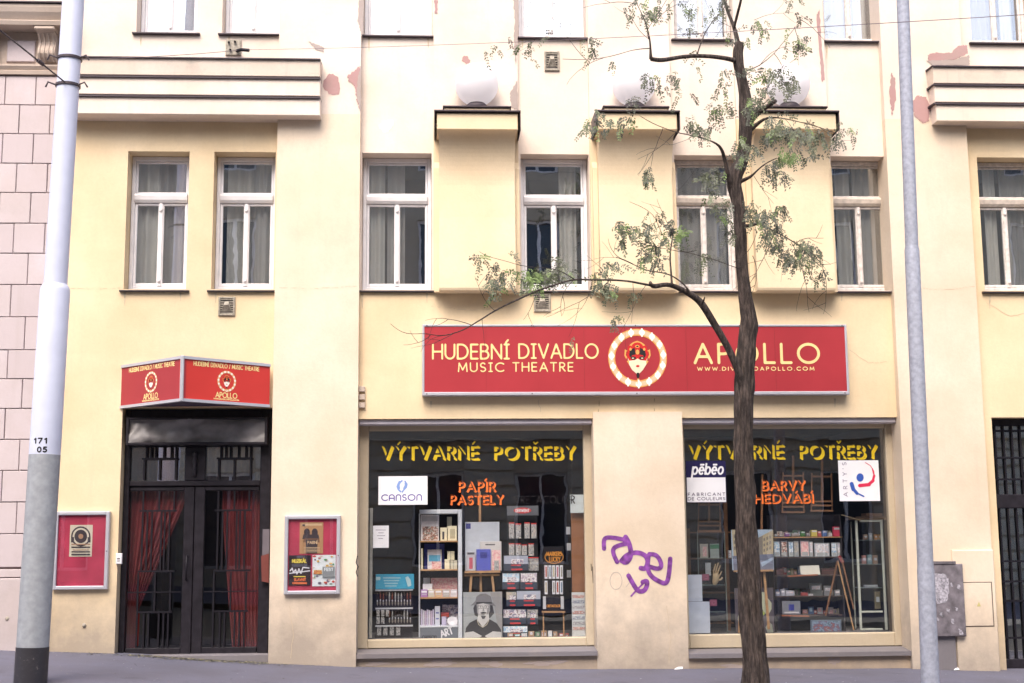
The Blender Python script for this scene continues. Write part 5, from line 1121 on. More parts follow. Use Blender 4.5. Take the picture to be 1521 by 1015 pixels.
for i in range(5):
    x = 559+(i % 3)*7; y = 906+(i//3)*11; T('brush_packet', 'silvery packet of brushes on the middle rack rail, %s row, %s from the left' % (('upper', 'lower')[i//3], OD[i % 3]), 'packet', x, y, x+5, y+10, YB-.0+.01*i/5, .008, MATS['packet_grey_print'], 'silvery packets on the middle rail')
# easels
def beam(mb, a, b, w_, Y0, Y1=None, t=.02, mi=0):
    """wooden bar between two photograph points"""
    A_, B_ = P(*a, Y0), P(*b, Y1 if Y1 is not None else Y0); d = (B_-A_).normalized(); s = Vector((0, 1, 0)); u = d.cross(s).normalized()*w_/2; v = Vector((0, t/2, 0))
    pts = [A_-u-v, A_+u-v, A_+u+v, A_-u+v, B_-u-v, B_+u-v, B_+u+v, B_-u+v]; mb.mesh(pts, [(0, 3, 2, 1), (4, 5, 6, 7), (0, 1, 5, 4), (1, 2, 6, 5), (2, 3, 7, 6), (3, 0, 4, 7)], mi)
YE = YG+.30
ea = empty('easel', P(717, 948, YE), 'beech easel holding a pale board in the middle of the first shop window', 'easel')
q = MB(); beam(q, (712.5, 730), (715, 945), .03, YE+.08); q.build('mast', M['wood'], ea)
q = MB(); beam(q, (690, 850), (743, 849), .03, YE-.02, t=.06); q.build('tray', M['wood'], ea); q = MB(); beam(q, (690, 855), (742, 854), .025, YE); q.build('crossbar', M['wood'], ea)
for a_, b_2, y in (((700, 856), (694, 946), YE), ((731, 856), (741, 946), YE)): q = MB(); beam(q, a_, b_2, .03, y); q.build('leg', M['wood'], ea)
T('canvas_board', 'large pale blank board standing on the easel in the first window', 'board', 691, 775.5, 742, 848, YE+.03, .02, C(.58, .63, .70), decor=[(.02, .03, .16, .14, navy)])
T('sketch_pad', 'cream pad with a reddish drawing leaning on the pale blank board', 'sketch pad', 713, 804.5, 745, 848, YE-.0, .012, C(.62, .60, .58), decor=[(.25, .09, .7, .13, dgrey), (.55, .3, .95, .98, PR['pink'])])
T('book', 'violet blue book with a dark square standing on the easel tray', 'book', 707.5, 816, 729, 848, YE-.03, .012, C(.10, .12, .50), decor=[(.25, .14, .75, .42, navy)])
T('pencil_case', 'small tin of red pencils at the left of the easel tray', 'tin', 693, 820, 706, 848, YE-.02, .012, C(.50, .50, .55), decor=[(.1, .03, .9, .14, dgrey), (.3, .3, .7, .9, C(.50, .10, .14))])
T('packet', 'small black and white packet at the right of the easel tray', 'packet', 734, 833, 741, 848, YE-.04, .01, PR['pencil'])
# portrait
YPt = YG+.22
fc, hr = C(.58, .58, .57), C(.06, .06, .065)
pg, tee, shd, hatm = C(.36, .39, .40), C(.055, .055, .06), C(.30, .30, .30), C(.20, .20, .21)
mb = MB(); mb.pbox(688, 879.5, 746, 947.5, YPt, .02, 0)
def pp(pts, k, mi): poly_px(mb, pts, YPt-.001-.0007*k, mi)
pp([(728, 880), (746, 880), (746, 940), (738, 925), (734, 900)], 0, 5)
pp([(706, 896), (703, 904), (705, 914), (712, 918), (728, 918), (734, 911), (731, 896)], 1, 2)
pp([(710, 912), (726, 912), (727, 924), (736, 930), (700, 932), (709, 924)], 2, 1)
pp([(708, 896), (728, 896), (727.5, 908), (724, 915), (718, 918), (712, 915), (708.5, 908)], 3, 1)
pp([(690, 947), (692, 933), (698, 925), (708, 920), (717, 932), (727, 920), (738, 926), (744, 935), (745.5, 947)], 4, 3)
pp([(699, 900), (706, 893), (708, 886), (714, 882), (722, 882), (729, 886), (731, 894), (737, 901), (728, 899), (718, 896.5), (708, 898)], 5, 4)
pp([(707.5, 894.5), (730, 894.5), (731, 897), (718, 896), (707, 898)], 6, 2); pp([(708, 898), (711, 898), (710.5, 914), (708.5, 910)], 6.5, 5); pp([(724, 900), (728, 898), (727, 909), (723, 914)], 6.7, 5)
for cx in (713.6, 722.4): pp(ell(cx, 902, 3.9, 2.7, 14), 7, 2); pp(ell(cx, 902, 3.35, 2.2, 14), 8, 1); pp(ell(cx, 901.8, 1.5, .7, 8), 9, 2)
pp([(717.4, 903), (718.6, 903), (719.6, 908), (716.4, 908)], 10, 5)
pp([(713.5, 910), (718, 909), (722.5, 910), (722, 911.2), (714, 911.2)], 11, 2); pp([(715, 912.4), (721, 912.4), (718, 914)], 12, 5); pp([(714, 915), (722, 915), (719.5, 919.5), (716.5, 919.5)], 12.4, 2)
pp([(690, 940), (703, 938), (716, 945), (712, 947.5), (690, 947.5)], 13, 1); pp([(745, 939), (732, 938), (720, 945), (724, 947.5), (745, 947.5)], 14, 1)
po_ = mb.build('portrait_picture', [pg, fc, hr, tee, hatm, shd, C(.40, .40, .40), C(.44, .44, .44)]); tag(po_, 'grey portrait drawing of a man in a hat, glasses and dark shirt', 'picture')
mb = MB(); strokes_px(mb, [[(709, 922), (711, 928), (717, 932), (723, 928), (726, 922)]], [.55], YPt-.012); mb.build('necklace', C(.50, .46, .36), po_)
# pencil stand
YD_ = YG+.28
dv = empty('pencil_stand', P(776, 946, YD_+.2), 'dark display stand with a red oval on its header, hung with pencil packets', 'display stand')
q = MB(); q.pbox(753, 751.5, 800, 766, YD_, .03, bev=.004); hd_ = q.build('header', C(.13, .14, .16), dv)
q = MB(); poly_px(q, ell(776, 758.5, 13, 4.4, 24), YD_-.002); q.build('red_oval', redp, hd_)
q = MB(); text_px(q, 'DERWENT', 766, 760.6, 786, 756.6, YD_-.004, .10, n=9, gap=.3); q.build('lettering', M['paper'], hd_)
q = MB(); q.pbox(754, 766, 799, 946, YD_+.16, .02); q.build('back_board', C(.035, .04, .045), dv)
rp_ = random.Random(8)
for row_, (ya, yb_, xs) in enumerate(((777, 800, (756, 766, 779, 789)), (808, 826, (756, 766, 775, 785)), (828, 848, (775, 784, 792)))):
    for i, x in enumerate(xs):
        w2 = 8; T('pencil_packet', 'slim packet of pencils in the %s row on the dark stand, %s from the left' % (('top', 'middle', 'lowest')[row_], OD[i]), 'packet', x, ya+rp_.uniform(0, 2), x+w2, yb_, YD_+.06, .01, PR['pencil'], 'pencil packets in the %s row' % ('top', 'middle', 'lowest')[row_], decor=[(.0, -.06, 1, .03, redp)])
for i, (a, b, c_, d_, pr_, lb_) in enumerate(((748, 825, 785, 848, 'sky', 'wide pencil tin with a snowy scene, highest of the tins'), (746, 851, 772, 876, 'sky', 'teal pencil tin at the left of the second tin row'), (773, 851, 798, 876, 'mount', 'pencil tin with a pale peak at the right of the second tin row'),
        (752, 879, 770, 901, 'street', 'small dark pencil tin at the left of the third tin row'), (767, 877.5, 803.5, 901, 'mount', 'wide pencil tin with a big mountain in the third tin row'), (747, 905, 782, 928, 'mount', 'dark pencil tin at the left of the fourth tin row'), (783, 905, 799, 928, 'pencil', 'narrow dark pencil tin at the right of the fourth tin row'), (747, 930, 784, 947, 'sky', 'light blue pencil tin with towers, lowest of the tins'))):
    T('pencil_tin', lb_, 'tin', a, b, c_, d_, YD_-.04*(i in (0, 2, 4, 7))+.02, .03, C(.045, .06, .09), decor=[(.02, .03, .98, .55, PR[pr_] if i not in (0, 4) else C(.42, .46, .56)), (.3, .25, .8, .55, PR['mount']), (.3, .6, .7, .68, redp), (.3, .86, .75, .97, redp)], bev=.006)
# round orange mark and marker board
mk = empty('marker_board', P(822, 907, YG+.2), 'black board of marker pens on a small wooden stand, orange round mark above', 'display board')
q = MB(); q.pbox(806, 812, 838, 907.5, YG+.24, .012, bev=.003); mbk = q.build('board', C(.015, .014, .018), mk)
YM = YG+.238
q = MB(); strokes_px(q, [ell(823, 827.5, 13.5, 9.5, 22, 150, 400)], [.6], YM, 0, 90); 
text_px(q, 'MARKERS', 812, 826, 834, 820, YM, .09, n=9); text_px(q, 'LUCKY', 816, 834, 832, 828, YM-.0002, .10, n=9); text_px(q, 'CRETACOLOR', 812, 902, 832, 898.5, YM, .10, n=8)
q.build('lettering', C(.62, .27, .05), mbk)
for r_, (ya, yb_) in enumerate(((840, 860), (863, 883))):
    for i in range(5):
        if r_ == 1 and i == 1: continue
        x = 809+i*5.7; q = MB(); q.pbox(x, ya, x+4.4, yb_, YM-.02, .018, 0, bev=.003); q.pbox(x+1.2, ya+2, x+3.2, yb_-3, YM-.026, .005, 1)
        q.build('marker', [wh2, C(*[(.45, .1, .06), (.2, .3, .4), (.5, .45, .3), (.55, .2, .25), (.35, .35, .3)][(i+r_*2) % 5])], mk)
for x in (806.5, 833): q = MB(); q.pbox(x, 886, x+4.6, 905, YM-.02, .018, bev=.003); q.build('marker', lgrey, mk)
q = MB(); beam(q, (805, 909), (839, 909), .022, YG+.24, t=.1); q.build('stand_top', M['wood'], mk)
for x in (807, 837): q = MB(); beam(q, (x, 910), (x+.5, 947), .016, YG+.24); q.build('stand_leg', M['wood'], mk)
T('brown_board', 'tall brown wooden board against the right jamb of the first shop window', 'board', 849, 762, 869, 880, YG+.10, .02, M['boardbrown'])
T('colour_chart', 'white colour chart card with rows of swatches in the first window corner', 'chart', 849.5, 880, 869.5, 946, YG+.07, .006, C(.58, .62, .64), decor=[(.05, .06+k*.12, .95, .13+k*.12, print_mat('swatch_print_%d' % (k % 3), [(.6, .62, .62), [(.5, .2, .15), (.2, .25, .35), (.35, .35, .38)][k % 3], (.3, .3, .32), (.6, .62, .6)], 60, k)) for k in range(7)])
for x, y, nm in ((841, 788, 'upper'), (842, 812, 'middle'), (842, 852, 'lower')): T('price_card', 'small pale card, %s of three beside the tall brown board' % nm, 'card', x, y-5, x+6, y+6, YG+.5, .004, lgrey)
# ------------------------------------------------------------------ second window
YW = YG+.34
def hung_easel(mx, x0, x1, ytop, yb_, label, Y=YW, mast_top=None):
    e = empty('table_easel', P(mx, yb_, Y), label, 'easel')
    q = MB(); beam(q, (mx, mast_top or ytop-25), (mx, yb_-12), .028, Y); q.build('mast', M['wooddark'], e)
    for x in (x0, x1): q = MB(); beam(q, (x, ytop), (x+(1 if x > mx else -1), yb_), .014, Y); q.build('side_bar', M['wooddark'], e)
    for k, y in enumerate((ytop+5, yb_-14, yb_-8, yb_)): q = MB(); beam(q, (x0-2*(k == 3), y), (x1+2*(k == 3), y), .022, Y-.012, t=.02+.03*(k > 0)); q.build('crossbar', M['wooddark'], e)
hung_easel(1178, 1163, 1193, 702, 761, 'brown table easel behind the orange lettering, left of the two hung high')
hung_easel(1221, 1206, 1235, 703, 759, 'brown table easel next to the square brush sign, right of the two hung high')
hung_easel(1053, 1038, 1069, 745, 789, 'brown table easel below the navy sticker sign', mast_top=742)
wr = empty('wooden_rack', P(1050, 941, YW+.5), 'tall brown wooden rack frame at the left of the second shop window', 'rack')
for a, b in ((1024, 785), (1080, 735)): q = MB(); q.pbox(a-2.6, b, a+2.8, 941, YW+.45, .05); q.build('upright', M['wooddark'], wr)
for y in (790, 829, 880, 925): q = MB(); q.pbox(1021, y, 1090, y+2, YW+.47, .25); q.build('shelf_board', M['wooddark'], wr)
gc = empty('small_glass_cabinet', P(1058, 941, YW), 'narrow glass cabinet with small books behind the white stepped panel', 'cabinet')
for x in (1038, 1078.5): q = MB(); q.pbox(x-.6, 790, x+.6, 940, YW, .01); q.build('corner_post', C(.16, .19, .17), gc)
for y in (829, 869, 909): q = MB(); q.pbox(1039, y, 1078, y+.9, YW+.01, .2); q.build('glass_shelf', C(.20, .24, .23), gc)
q = MB(); q.pbox(1039, 791, 1078, 939, YW+.002, .003); q.build('pane', M['shelfglass'], gc)
T('book', 'small book with a red and white cover in the narrow glass cabinet', 'book', 1040, 808, 1052, 829, YW+.04, .02, C(.50, .46, .40), decor=[(.3, .2, .8, .9, PR['pink'])])
T('book', 'small book with a green band in the narrow glass cabinet', 'book', 1055, 808, 1068, 829, YW+.04, .02, C(.40, .44, .42), decor=[(0, .05, 1, .35, C(.05, .25, .12))])
T('book', 'thin grey book behind the wooden hand in the narrow glass cabinet', 'book', 1048, 836, 1056, 855, YW+.06, .02, lgrey)
hn = empty('wooden_hand', P(1063, 870, YW-.06), 'jointed wooden model hand in front of the narrow glass cabinet', 'model hand')
lw_ = mat('pale_wood', (.42, .33, .20), .5, var=.1)
def P2(x, y, d=0): return P(x, y, YW-.06+d)
q = MB(); q.tube([P2(1061, 869), P2(1062, 865), P2(1063.5, 860), P2(1063.5, 855), P2(1063, 852)], [.022, .038, .046, .044, .030], 12); q.build('palm', lw_, hn)
for pts, r_ in ((((1060, 854), (1060, 848), (1062, 842), (1063, 838)), .013), (((1063, 853), (1064, 846), (1066, 840), (1067, 836)), .014), (((1065.5, 854), (1067, 848), (1069, 843), (1070, 840)), .013), (((1067.5, 857), (1070, 853), (1072, 849)), .011), (((1067, 862), (1071, 861), (1073, 858)), .014)):
    q = MB(); q.tube([P2(*p, d=-.01*i) for i, p in enumerate(pts)], [r_*(1-.12*i) for i in range(len(pts))], 8); q.build('finger', lw_, hn)
sp_ = empty('stepped_panel', P(1037, 941, YG+.05), 'pale stepped white board filling the lower left of the second shop window', 'board')
q = MB(); q.pbox(1020, 854, 1043, 893.5, YG+.06, .02); q.build('upper_board', C(.50, .56, .66), sp_)
q = MB(); q.pbox(1020, 894, 1054.5, 940.8, YG+.055, .02); q.build('lower_board', C(.50, .56, .66), sp_)
for a, b in ((1043, 853), (1054.5, 891)): T('price_tag', 'dark red price tag at the %s step of the pale stepped board' % ('upper' if b < 880 else 'lower'), 'tag', a, b, a+10.5, b+9.5, YG+.05, .006, C(.22, .07, .11), decor=[(.35, .3, .75, .75, C(.30, .10, .16)), (.45, .4, .65, .6, C(.06, .05, .05))])
e2 = empty('easel', P(1120, 941, YW-.1), 'beech easel with a town painting, mostly behind the tree trunk', 'easel')
Ye = YW-.15
q = MB(); beam(q, (1132, 705), (1130, 875), .028, Ye+.07); q.build('mast', M['wooddark'], e2)
for a_, b_2 in (((1102, 850), (1098, 940)), ((1135, 850), (1142, 935))): q = MB(); beam(q, a_, b_2, .032, Ye); q.build('leg', M['wood'], e2)
q = MB(); beam(q, (1090, 848.5), (1148, 847.5), .022, Ye-.03, t=.06); q.build('tray', M['wood'], e2)
def picture(name, label, r, Y, base, shapes, mats_):
    mb = MB(); mb.pbox(*r, Y, .02, 0)
    for k, (pts, mi) in enumerate(shapes): poly_px(mb, pts, Y-.001-.0006*k, mi)
    return tag(mb.build(name, mats_), label, 'picture')
picture('street_painting', 'painting of a town street with pale houses and a blue grey road on the easel', (1087, 787, 1148.5, 847), Ye-.01, 0,
  [([(1087, 787), (1104, 787), (1108, 830), (1090, 830)], 1), ([(1128, 798), (1148.5, 787), (1148.5, 828), (1128, 828)], 1), ([(1124, 800), (1133, 796), (1133, 826), (1122, 826)], 3), ([(1088, 826), (1148.5, 823), (1148.5, 847), (1090, 847)], 2),
   ([(1130, 836), (1148, 828), (1148, 832), (1132, 842)], 0), ([(1100, 832), (1125, 830), (1125, 833), (1100, 836)], 4)] + [([(1134+i*4.4, 800-i*1.8+j*8), (1136.4+i*4.4, 799-i*1.8+j*8), (1136.4+i*4.4, 803.5-i*1.8+j*8), (1134+i*4.4, 804-i*1.8+j*8)], 3) for i in range(3) for j in range(3)] + [([(1090+i*5, 794+j*9), (1092.5+i*5, 794+j*9), (1092.5+i*5, 799+j*9), (1090+i*5, 799+j*9)], 3) for i in range(3) for j in range(3)],
  [C(.36, .46, .58), C(.46, .40, .27), C(.17, .19, .26), C(.22, .20, .17), C(.26, .28, .34)])
picture('flower_painting', 'painting of a large white blossom on dark grey leaning below the town painting', (1092, 873.5, 1149.5, 941), YG+.25, 0,
  [([(1099, 898), (1103, 892), (1110, 896), (1111, 920), (1107, 940.5), (1100, 940.5), (1096, 920)], 1), ([(1130, 879), (1136, 880), (1140, 888), (1146, 896), (1146, 905), (1141, 914), (1135, 910), (1130, 900)], 1), ([(1108, 900), (1126, 898), (1134, 912), (1124, 924), (1110, 920)], 1), ([(1142, 924), (1147, 928), (1148.5, 940), (1140, 940), (1137, 932)], 3), ([(1131, 906), (1137, 911), (1133, 916)], 2), ([(1112, 926), (1128, 926), (1126, 939), (1114, 939)], 3)],
  [C(.105, .09, .105), C(.50, .54, .40), C(.30, .38, .10), C(.34, .37, .30)])
T('price_card', 'small white price card under the town painting', 'card', 1093.5, 845.5, 1102, 851, YG+.3, .004, C(.60, .60, .64))
# wall shelves with goods
YSh = YG+.40
ws_ = empty('wall_shelf', P(1200, 940, YSh+.3), 'dark wall shelving with five boards of goods right of the tree trunk', 'shelf')
q = MB(); q.pbox(1148, 765, 1252, 941, YSh+.28, .02); q.build('back_board', C(.030, .028, .038), ws_)
for x in (1149, 1251): q = MB(); q.pbox(x, 765, x+1.6, 941, YSh, .28); q.build('side_panel', C(.05, .045, .05), ws_)
for y, m_ in ((797.5, 'wood'), (827.5, 'wooddark'), (854.5, 'wood'), (885.5, 'wooddark'), (913.5, 'wood')): q = MB(); q.pbox(1150.5, y, 1251, y+1.6, YSh, .27); q.build('shelf_board', M[m_] if y < 820 else C(.08, .06, .055), ws_)
rs = random.Random(4)
tp = [('violet', (.22, .10, .30)), ('grey', (.28, .27, .26)), ('green', (.06, .22, .06)), ('grey', (.20, .20, .22)), ('yellow', (.58, .50, .10)), ('red', (.50, .08, .07)), ('blue', (.08, .16, .40)), ('white', (.55, .55, .58)), ('crimson', (.60, .06, .12))]
xs = [1166, 1176, 1190, 1198, 1205, 1215, 1222, 1231, 1238]; ws2 = [8, 12, 7, 6, 10, 6, 8, 6, 12]; hs = [6, 5, 8, 5, 10, 8, 9, 6, 15]
for (nm, cl), x, w2, h2 in zip(tp, xs, ws2, hs):
    T('craft_jar' if h2 < 12 else 'craft_packet', '%s pot of craft supplies on the highest shelf board, %s' % (nm, 'toward the left end' if x < 1195 else 'toward the right end') if nm != 'grey' else ('low grey pot beside the violet one on the highest shelf board' if x < 1180 else 'low dark grey pot beside the green one on the highest shelf board'), 'pot', x, 797.5-h2, x+w2-1, 797.3, YSh+.04, .06, C(*cl), decor=[(.1, .1, .9, .3, lgrey)], bev=.008)
bk = [(1149.5, 9, 'sky', 'pale blue'), (1160, 9.5, 'art', 'brown spotted'), (1171.5, 7, 'sky', 'light'), (1179.5, 7, 'street', 'beige'), (1189, 13, 'pink', 'pink'), (1202.5, 5, 'chart', 'white'), (1209.5, 23, 'chart', 'wide grey'), (1235, 8, 'sky', 'bluish'), (1243.5, 7, 'chart', 'narrow white')]
for i, (x, w2, pr_, nm) in enumerate(bk):
    T('book', '%s covered booklet facing out on the second highest shelf board' % nm, 'book', x, 803+rs.uniform(0, 4), x+w2, 827.3, YSh+.05, .02, C(.34, .38, .42), decor=[(.08, .06, .92, .94, PR[pr_]), (.15, .7, .85, .92, C(.42, .46, .48))])
# open book on little wooden stand
ob = empty('open_book', P(1202, 853, YSh-.02), 'open white book lying tilted on the third shelf board', 'book')
for (a, b) in (((1188, 842), (1203, 841.5)), ((1203, 841.5), (1216.5, 841))):
    q = MB(); A_, B_ = P(*a, YSh+.06), P(*b, YSh+.06); C_, D_ = P(b[0]+2, 853.3, YSh-.04), P(a[0]+1.5, 853.6, YSh-.04); up_ = Vector((0, .008, .012)); q.mesh([D_, C_, B_, A_, D_+up_, C_+up_, B_+up_, A_+up_], [(0, 1, 2, 3), (4, 7, 6, 5), (0, 4, 5, 1), (1, 5, 6, 2), (2, 6, 7, 3), (3, 7, 4, 0)]); q.build('page', C(.56, .56, .50), ob)
q = MB(); beam(q, (1170, 856), (1214, 854), .018, YSh-.06, t=.08); tag(q.build('book_ledge', mat('red_brown_wood', (.34, .12, .06), .5)), 'reddish wooden ledge in front of the third shelf board', 'ledge')
for x, w2, h2, cl, nm in ((1152, 7, 7, (.30, .33, .45), 'slate blue'), (1160, 6, 10, (.36, .38, .46), 'pale blue grey'), (1167, 13, 8, (.46, .48, .56), 'whitish'), (1190, 10, 5, (.38, .08, .08), 'red'), (1201, 7, 3, (.56, .56, .60), 'small white'), (1224, 11, 15, (.26, .28, .30), 'tall grey'), (1203, 18, 19, (.17, .19, .19), 'wide dark grey'), (1240, 8, 9, (.22, .24, .26), 'dim grey')):
    T('craft_box', '%s box on the fourth shelf board' % nm, 'box', x, 885.5-h2, x+w2, 885.3, YSh+(.14 if h2 > 14 else .04), .05, C(*cl), decor=[(.15, .2, .85, .5, PR['chart'])] if h2 > 6 else None)
for x, w2, nm in ((1152, 12, 'left'), (1220, 24, 'right')): T('craft_box', 'low dark brown box at the %s end of the third shelf board' % nm, 'box', x, 844, x+w2, 854.3, YSh+.12, .08, C(.10, .055, .05), decor=[(.1, .3, .9, .4, C(.20, .08, .07))])
T('small_picture', 'small picture with a dark figure standing on a wooden ledge on the lowest shelf board', 'picture', 1162, 893, 1189, 913, YSh-.02, .012, C(.20, .22, .26), decor=[(.35, .25, .65, .7, navy), (.1, .8, .9, .9, lgrey)])
q = MB(); beam(q, (1161, 914.5), (1201, 915.5), .016, YSh-.05, t=.07); tag(q.build('book_ledge', MATS['red_brown_wood']), 'reddish wooden ledge under the small picture of a dark figure', 'ledge')
T('small_picture', 'wide dim blue picture with red patches at the foot of the wall shelving', 'picture', 1204, 921, 1250, 940, YSh-.06, .012, C(.12, .16, .22), decor=[(.05, .1, .95, .9, print_mat('dim_blue_print', [(.10, .16, .22), (.22, .32, .42), (.14, .12, .2), (.28, .10, .10), (.2, .3, .36)], 12, 5))])
# tall glass showcase
YC = YG+.3
sc = empty('glass_showcase', P(1292, 938, YC+.2), 'tall glass showcase with a thin white frame at the right of the second window', 'showcase')
wf = C(.50, .54, .48)
for x0, y0, x1, y1, Y in ((1274, 773, 1277.5, 937, YC), (1311.5, 772, 1315, 936, YC), (1267, 775, 1268.6, 934, YC+.35)): q = MB(); q.pbox(x0, y0, x1, y1, Y, .025, bev=.004); q.build('post', wf, sc)
for y in (772.5, 907.5, 933.5): q = MB(); q.pbox(1277.8, y, 1311.2, y+3, YC+.001, .024, bev=.004); q.build('rail', wf, sc)
q = MB(); q.pbox(1278, 775.5, 1311, 907, YC+.012, .003); q.build('pane', M['shelfglass'], sc)
for y in (802, 838, 873): q = MB(); q.pbox(1278, y, 1311, y+1, YC+.03, .3); q.build('glass_shelf', C(.20, .24, .25), sc)
q = MB(); q.pbox(1268, 769, 1316, 772, YC-.01, .38); q.build('top_board', C(.22, .15, .10), sc)
for a, b, w2, h2, cl, lb_ in ((1283, 802, 6, 8, (.36, .22, .16), 'small brown picture card on the top shelf of the glass showcase'), (1291, 802, 5, 10, (.30, .34, .42), 'bluish bottle shaped box on the top shelf of the glass showcase'), (1299, 802, 4.5, 8, (.58, .24, .08), 'orange paint jar, left of two on the top shelf of the glass showcase'), (1305, 802, 5, 8, (.56, .28, .10), 'orange paint jar, right of two on the top shelf of the glass showcase'),
        (1281, 838, 6, 13, (.46, .22, .20), 'pinkish box on the middle shelf of the glass showcase'), (1288.5, 838, 7, 14, (.22, .32, .36), 'teal box on the middle shelf of the glass showcase'), (1297, 838, 7, 13, (.36, .22, .17), 'brown box on the middle shelf of the glass showcase'), (1284, 873, 20, 4, (.32, .32, .38), 'flat pale box on the lower shelf of the glass showcase'), (1300, 905, 8, 26, (.22, .18, .10), 'olive picture frame standing at the bottom of the glass showcase')):
    T('showcase_item', lb_, 'box', a, b-h2, a+w2, b-.3, YC+.08, .04, C(*cl), decor=[(.2, .3, .8, .6, lgrey)], bev=.006)
for a, b, w2, y in ((1250, 766, 40, 0), (1262, 768, 46, .08)): pass
q = MB(); beam(q, (1250, 765), (1278, 773), .012, YC-.03, t=.02); q.build('stick', lw_); tag(bpy.data.objects['stick'], 'pale wooden stick lying across the top of the glass showcase', 'stick')
T('wood_plank', 'brown plank lying on top of the glass showcase', 'plank', 1286, 762.5, 1311, 766.5, YC+.02, .2, C(.26, .16, .10)); T('wood_plank', 'longer brown plank under the short one on top of the glass showcase', 'plank', 1279, 766.8, 1314, 768.8, YC+.02, .25, C(.20, .13, .09))
le = empty('easel', P(1256, 936, YC+.1), 'folded easel with splayed thin legs left of the glass showcase', 'easel')
for a_, b_2 in (((1244, 833), (1268, 936)), ((1250, 830), (1268, 905)), ((1244, 833), (1226, 915))): q = MB(); beam(q, a_, b_2, .018, YC+.1, YC+.05); q.build('leg', M['wood'] if a_[0] < 1250 and b_2[0] > 1230 else M['wooddark'], le)
q = MB(); beam(q, (1246, 826), (1252, 836), .04, YC+.1); q.build('hinge_block', C(.32, .06, .05), le)
# fire red canister inside the theatre door
fe = empty('red_canister', P(198, 960, YD+.35), 'red canister with a black cap standing inside the left door leaf', 'canister')
c0 = P(198, 960, YD+.35); q = MB(); q.lathe(c0, [(0, 0), (.065, .0), (.068, .02), (.068, .40), (.05, .44), (.0, .46)], 20); q.build('body', C(.52, .05, .03), fe)
q = MB(); q.lathe(c0+Vector((0, 0, .452)), [(.02, 0), (.02, .03), (.04, .035), (.035, .07), (0, .075)], 12); q.build('cap', M['ink'], fe)

# odds and ends that fill the shelves between the larger goods
rc = random.Random(31)
def clutter(label, cat, x0, x1, ybase, hmin, hmax, Y, wmin=3, wmax=7, gap=.6):
    k = 0; x = x0
    while x < x1-wmin:
        w2 = rc.uniform(wmin, wmax); h2 = rc.uniform(hmin, hmax); cl = rc.choice([(.62, .60, .56), (.40, .12, .10), (.14, .22, .38), (.50, .46, .30), (.16, .28, .18), (.26, .25, .28), (.70, .70, .72), (.45, .30, .20)])
        cn = {(.62, .60, .56): 'pale', (.40, .12, .10): 'dark red', (.14, .22, .38): 'blue', (.50, .46, .30): 'ochre', (.16, .28, .18): 'green', (.26, .25, .28): 'grey', (.70, .70, .72): 'white', (.45, .30, .20): 'tan'}[cl]
        T('small_package', 'small %s package half hidden at the back of the %s' % (cn, label), cat, x, ybase-h2, x+w2, ybase, Y+rc.uniform(0, .03), .03, C(*cl), 'small packages on the %s' % label, decor=[(rc.uniform(.05, .3), rc.uniform(.1, .4), rc.uniform(.6, .95), rc.uniform(.5, .9), rc.choice(list(PR.values())))])
        x += w2+gap; k += 1
clutter('highest wall shelf', 'package', 1151, 1250, 797, 3, 9, YSh+.16)
clutter('third wall shelf', 'package', 1152, 1250, 854, 5, 13, YSh+.20)
clutter('fourth wall shelf', 'package', 1152, 1250, 885, 5, 12, YSh+.21)
clutter('lowest wall shelf', 'package', 1192, 1250, 913, 5, 12, YSh+.20, 4, 9)
clutter('wooden rack upper board', 'package', 1082, 1092, 829, 5, 14, YW+.30, 3, 5)
clutter('first window floor', 'package', 754, 846, 946, 4, 9, YG+.22, 4, 9, 2)
# ------------------------------------------------------------------ tree
TY = -2.9
TP = [(1124, 1030, 42), (1123, 1010, 38), (1121, 985, 35.5), (1119, 950, 33.5), (1115, 900, 32), (1112, 850, 31), (1109, 800, 30.5), (1107, 760, 30), (1105, 700, 28.5), (1104, 650, 27), (1104, 610, 27.5), (1106, 570, 29.5), (1108, 530, 27), (1110, 500, 25), (1113, 484, 26), (1112, 470, 22), (1107, 445, 18.5), (1103, 410, 17.5), (1101, 380, 17), (1099, 345, 17.5), (1098, 318, 18), (1095, 295, 19), (1090, 275, 21), (1093, 258, 20), (1101, 240, 19), (1107, 215, 18), (1109, 185, 20), (1108, 165, 21), (1106, 140, 16), (1101, 115, 14.5), (1097, 95, 15), (1096, 78, 14.5), (1099, 64, 13)]
tree = empty('street_tree', P(1124, 1030, TY), 'slender rough barked street tree with sparse drooping feathery leaves at the kerb', 'tree')
def resample(pts, step):
    out = []; 
    cum = [0]
    for a, b in zip(pts[:-1], pts[1:]): cum.append(cum[-1]+(Vector(a[:3])-Vector(b[:3])).length)
    n = max(3, int(cum[-1]/step)); arr = np.array([list(p) for p in pts])
    ts = np.linspace(0, cum[-1], n)
    cols = [np.interp(ts, cum, arr[:, k]) for k in range(arr.shape[1])]
    A = np.stack(cols, 1)
    for _ in range(2): A[1:-1] = A[1:-1]*.5+(A[:-2]+A[2:])*.25
    return A
def px3(pts, Y0, dY=0):
    """photograph points with pixel width -> 3D points and radii, drifting in depth by dY"""
    n = len(pts); o = []
    for i, (x, y, w_) in enumerate(pts):
        Y = Y0+dY*i/max(n-1, 1); p = P(x, y, Y); o.append((p.x, p.y, p.z, w_/2*(CAMD+Y)/FPX))
    return o
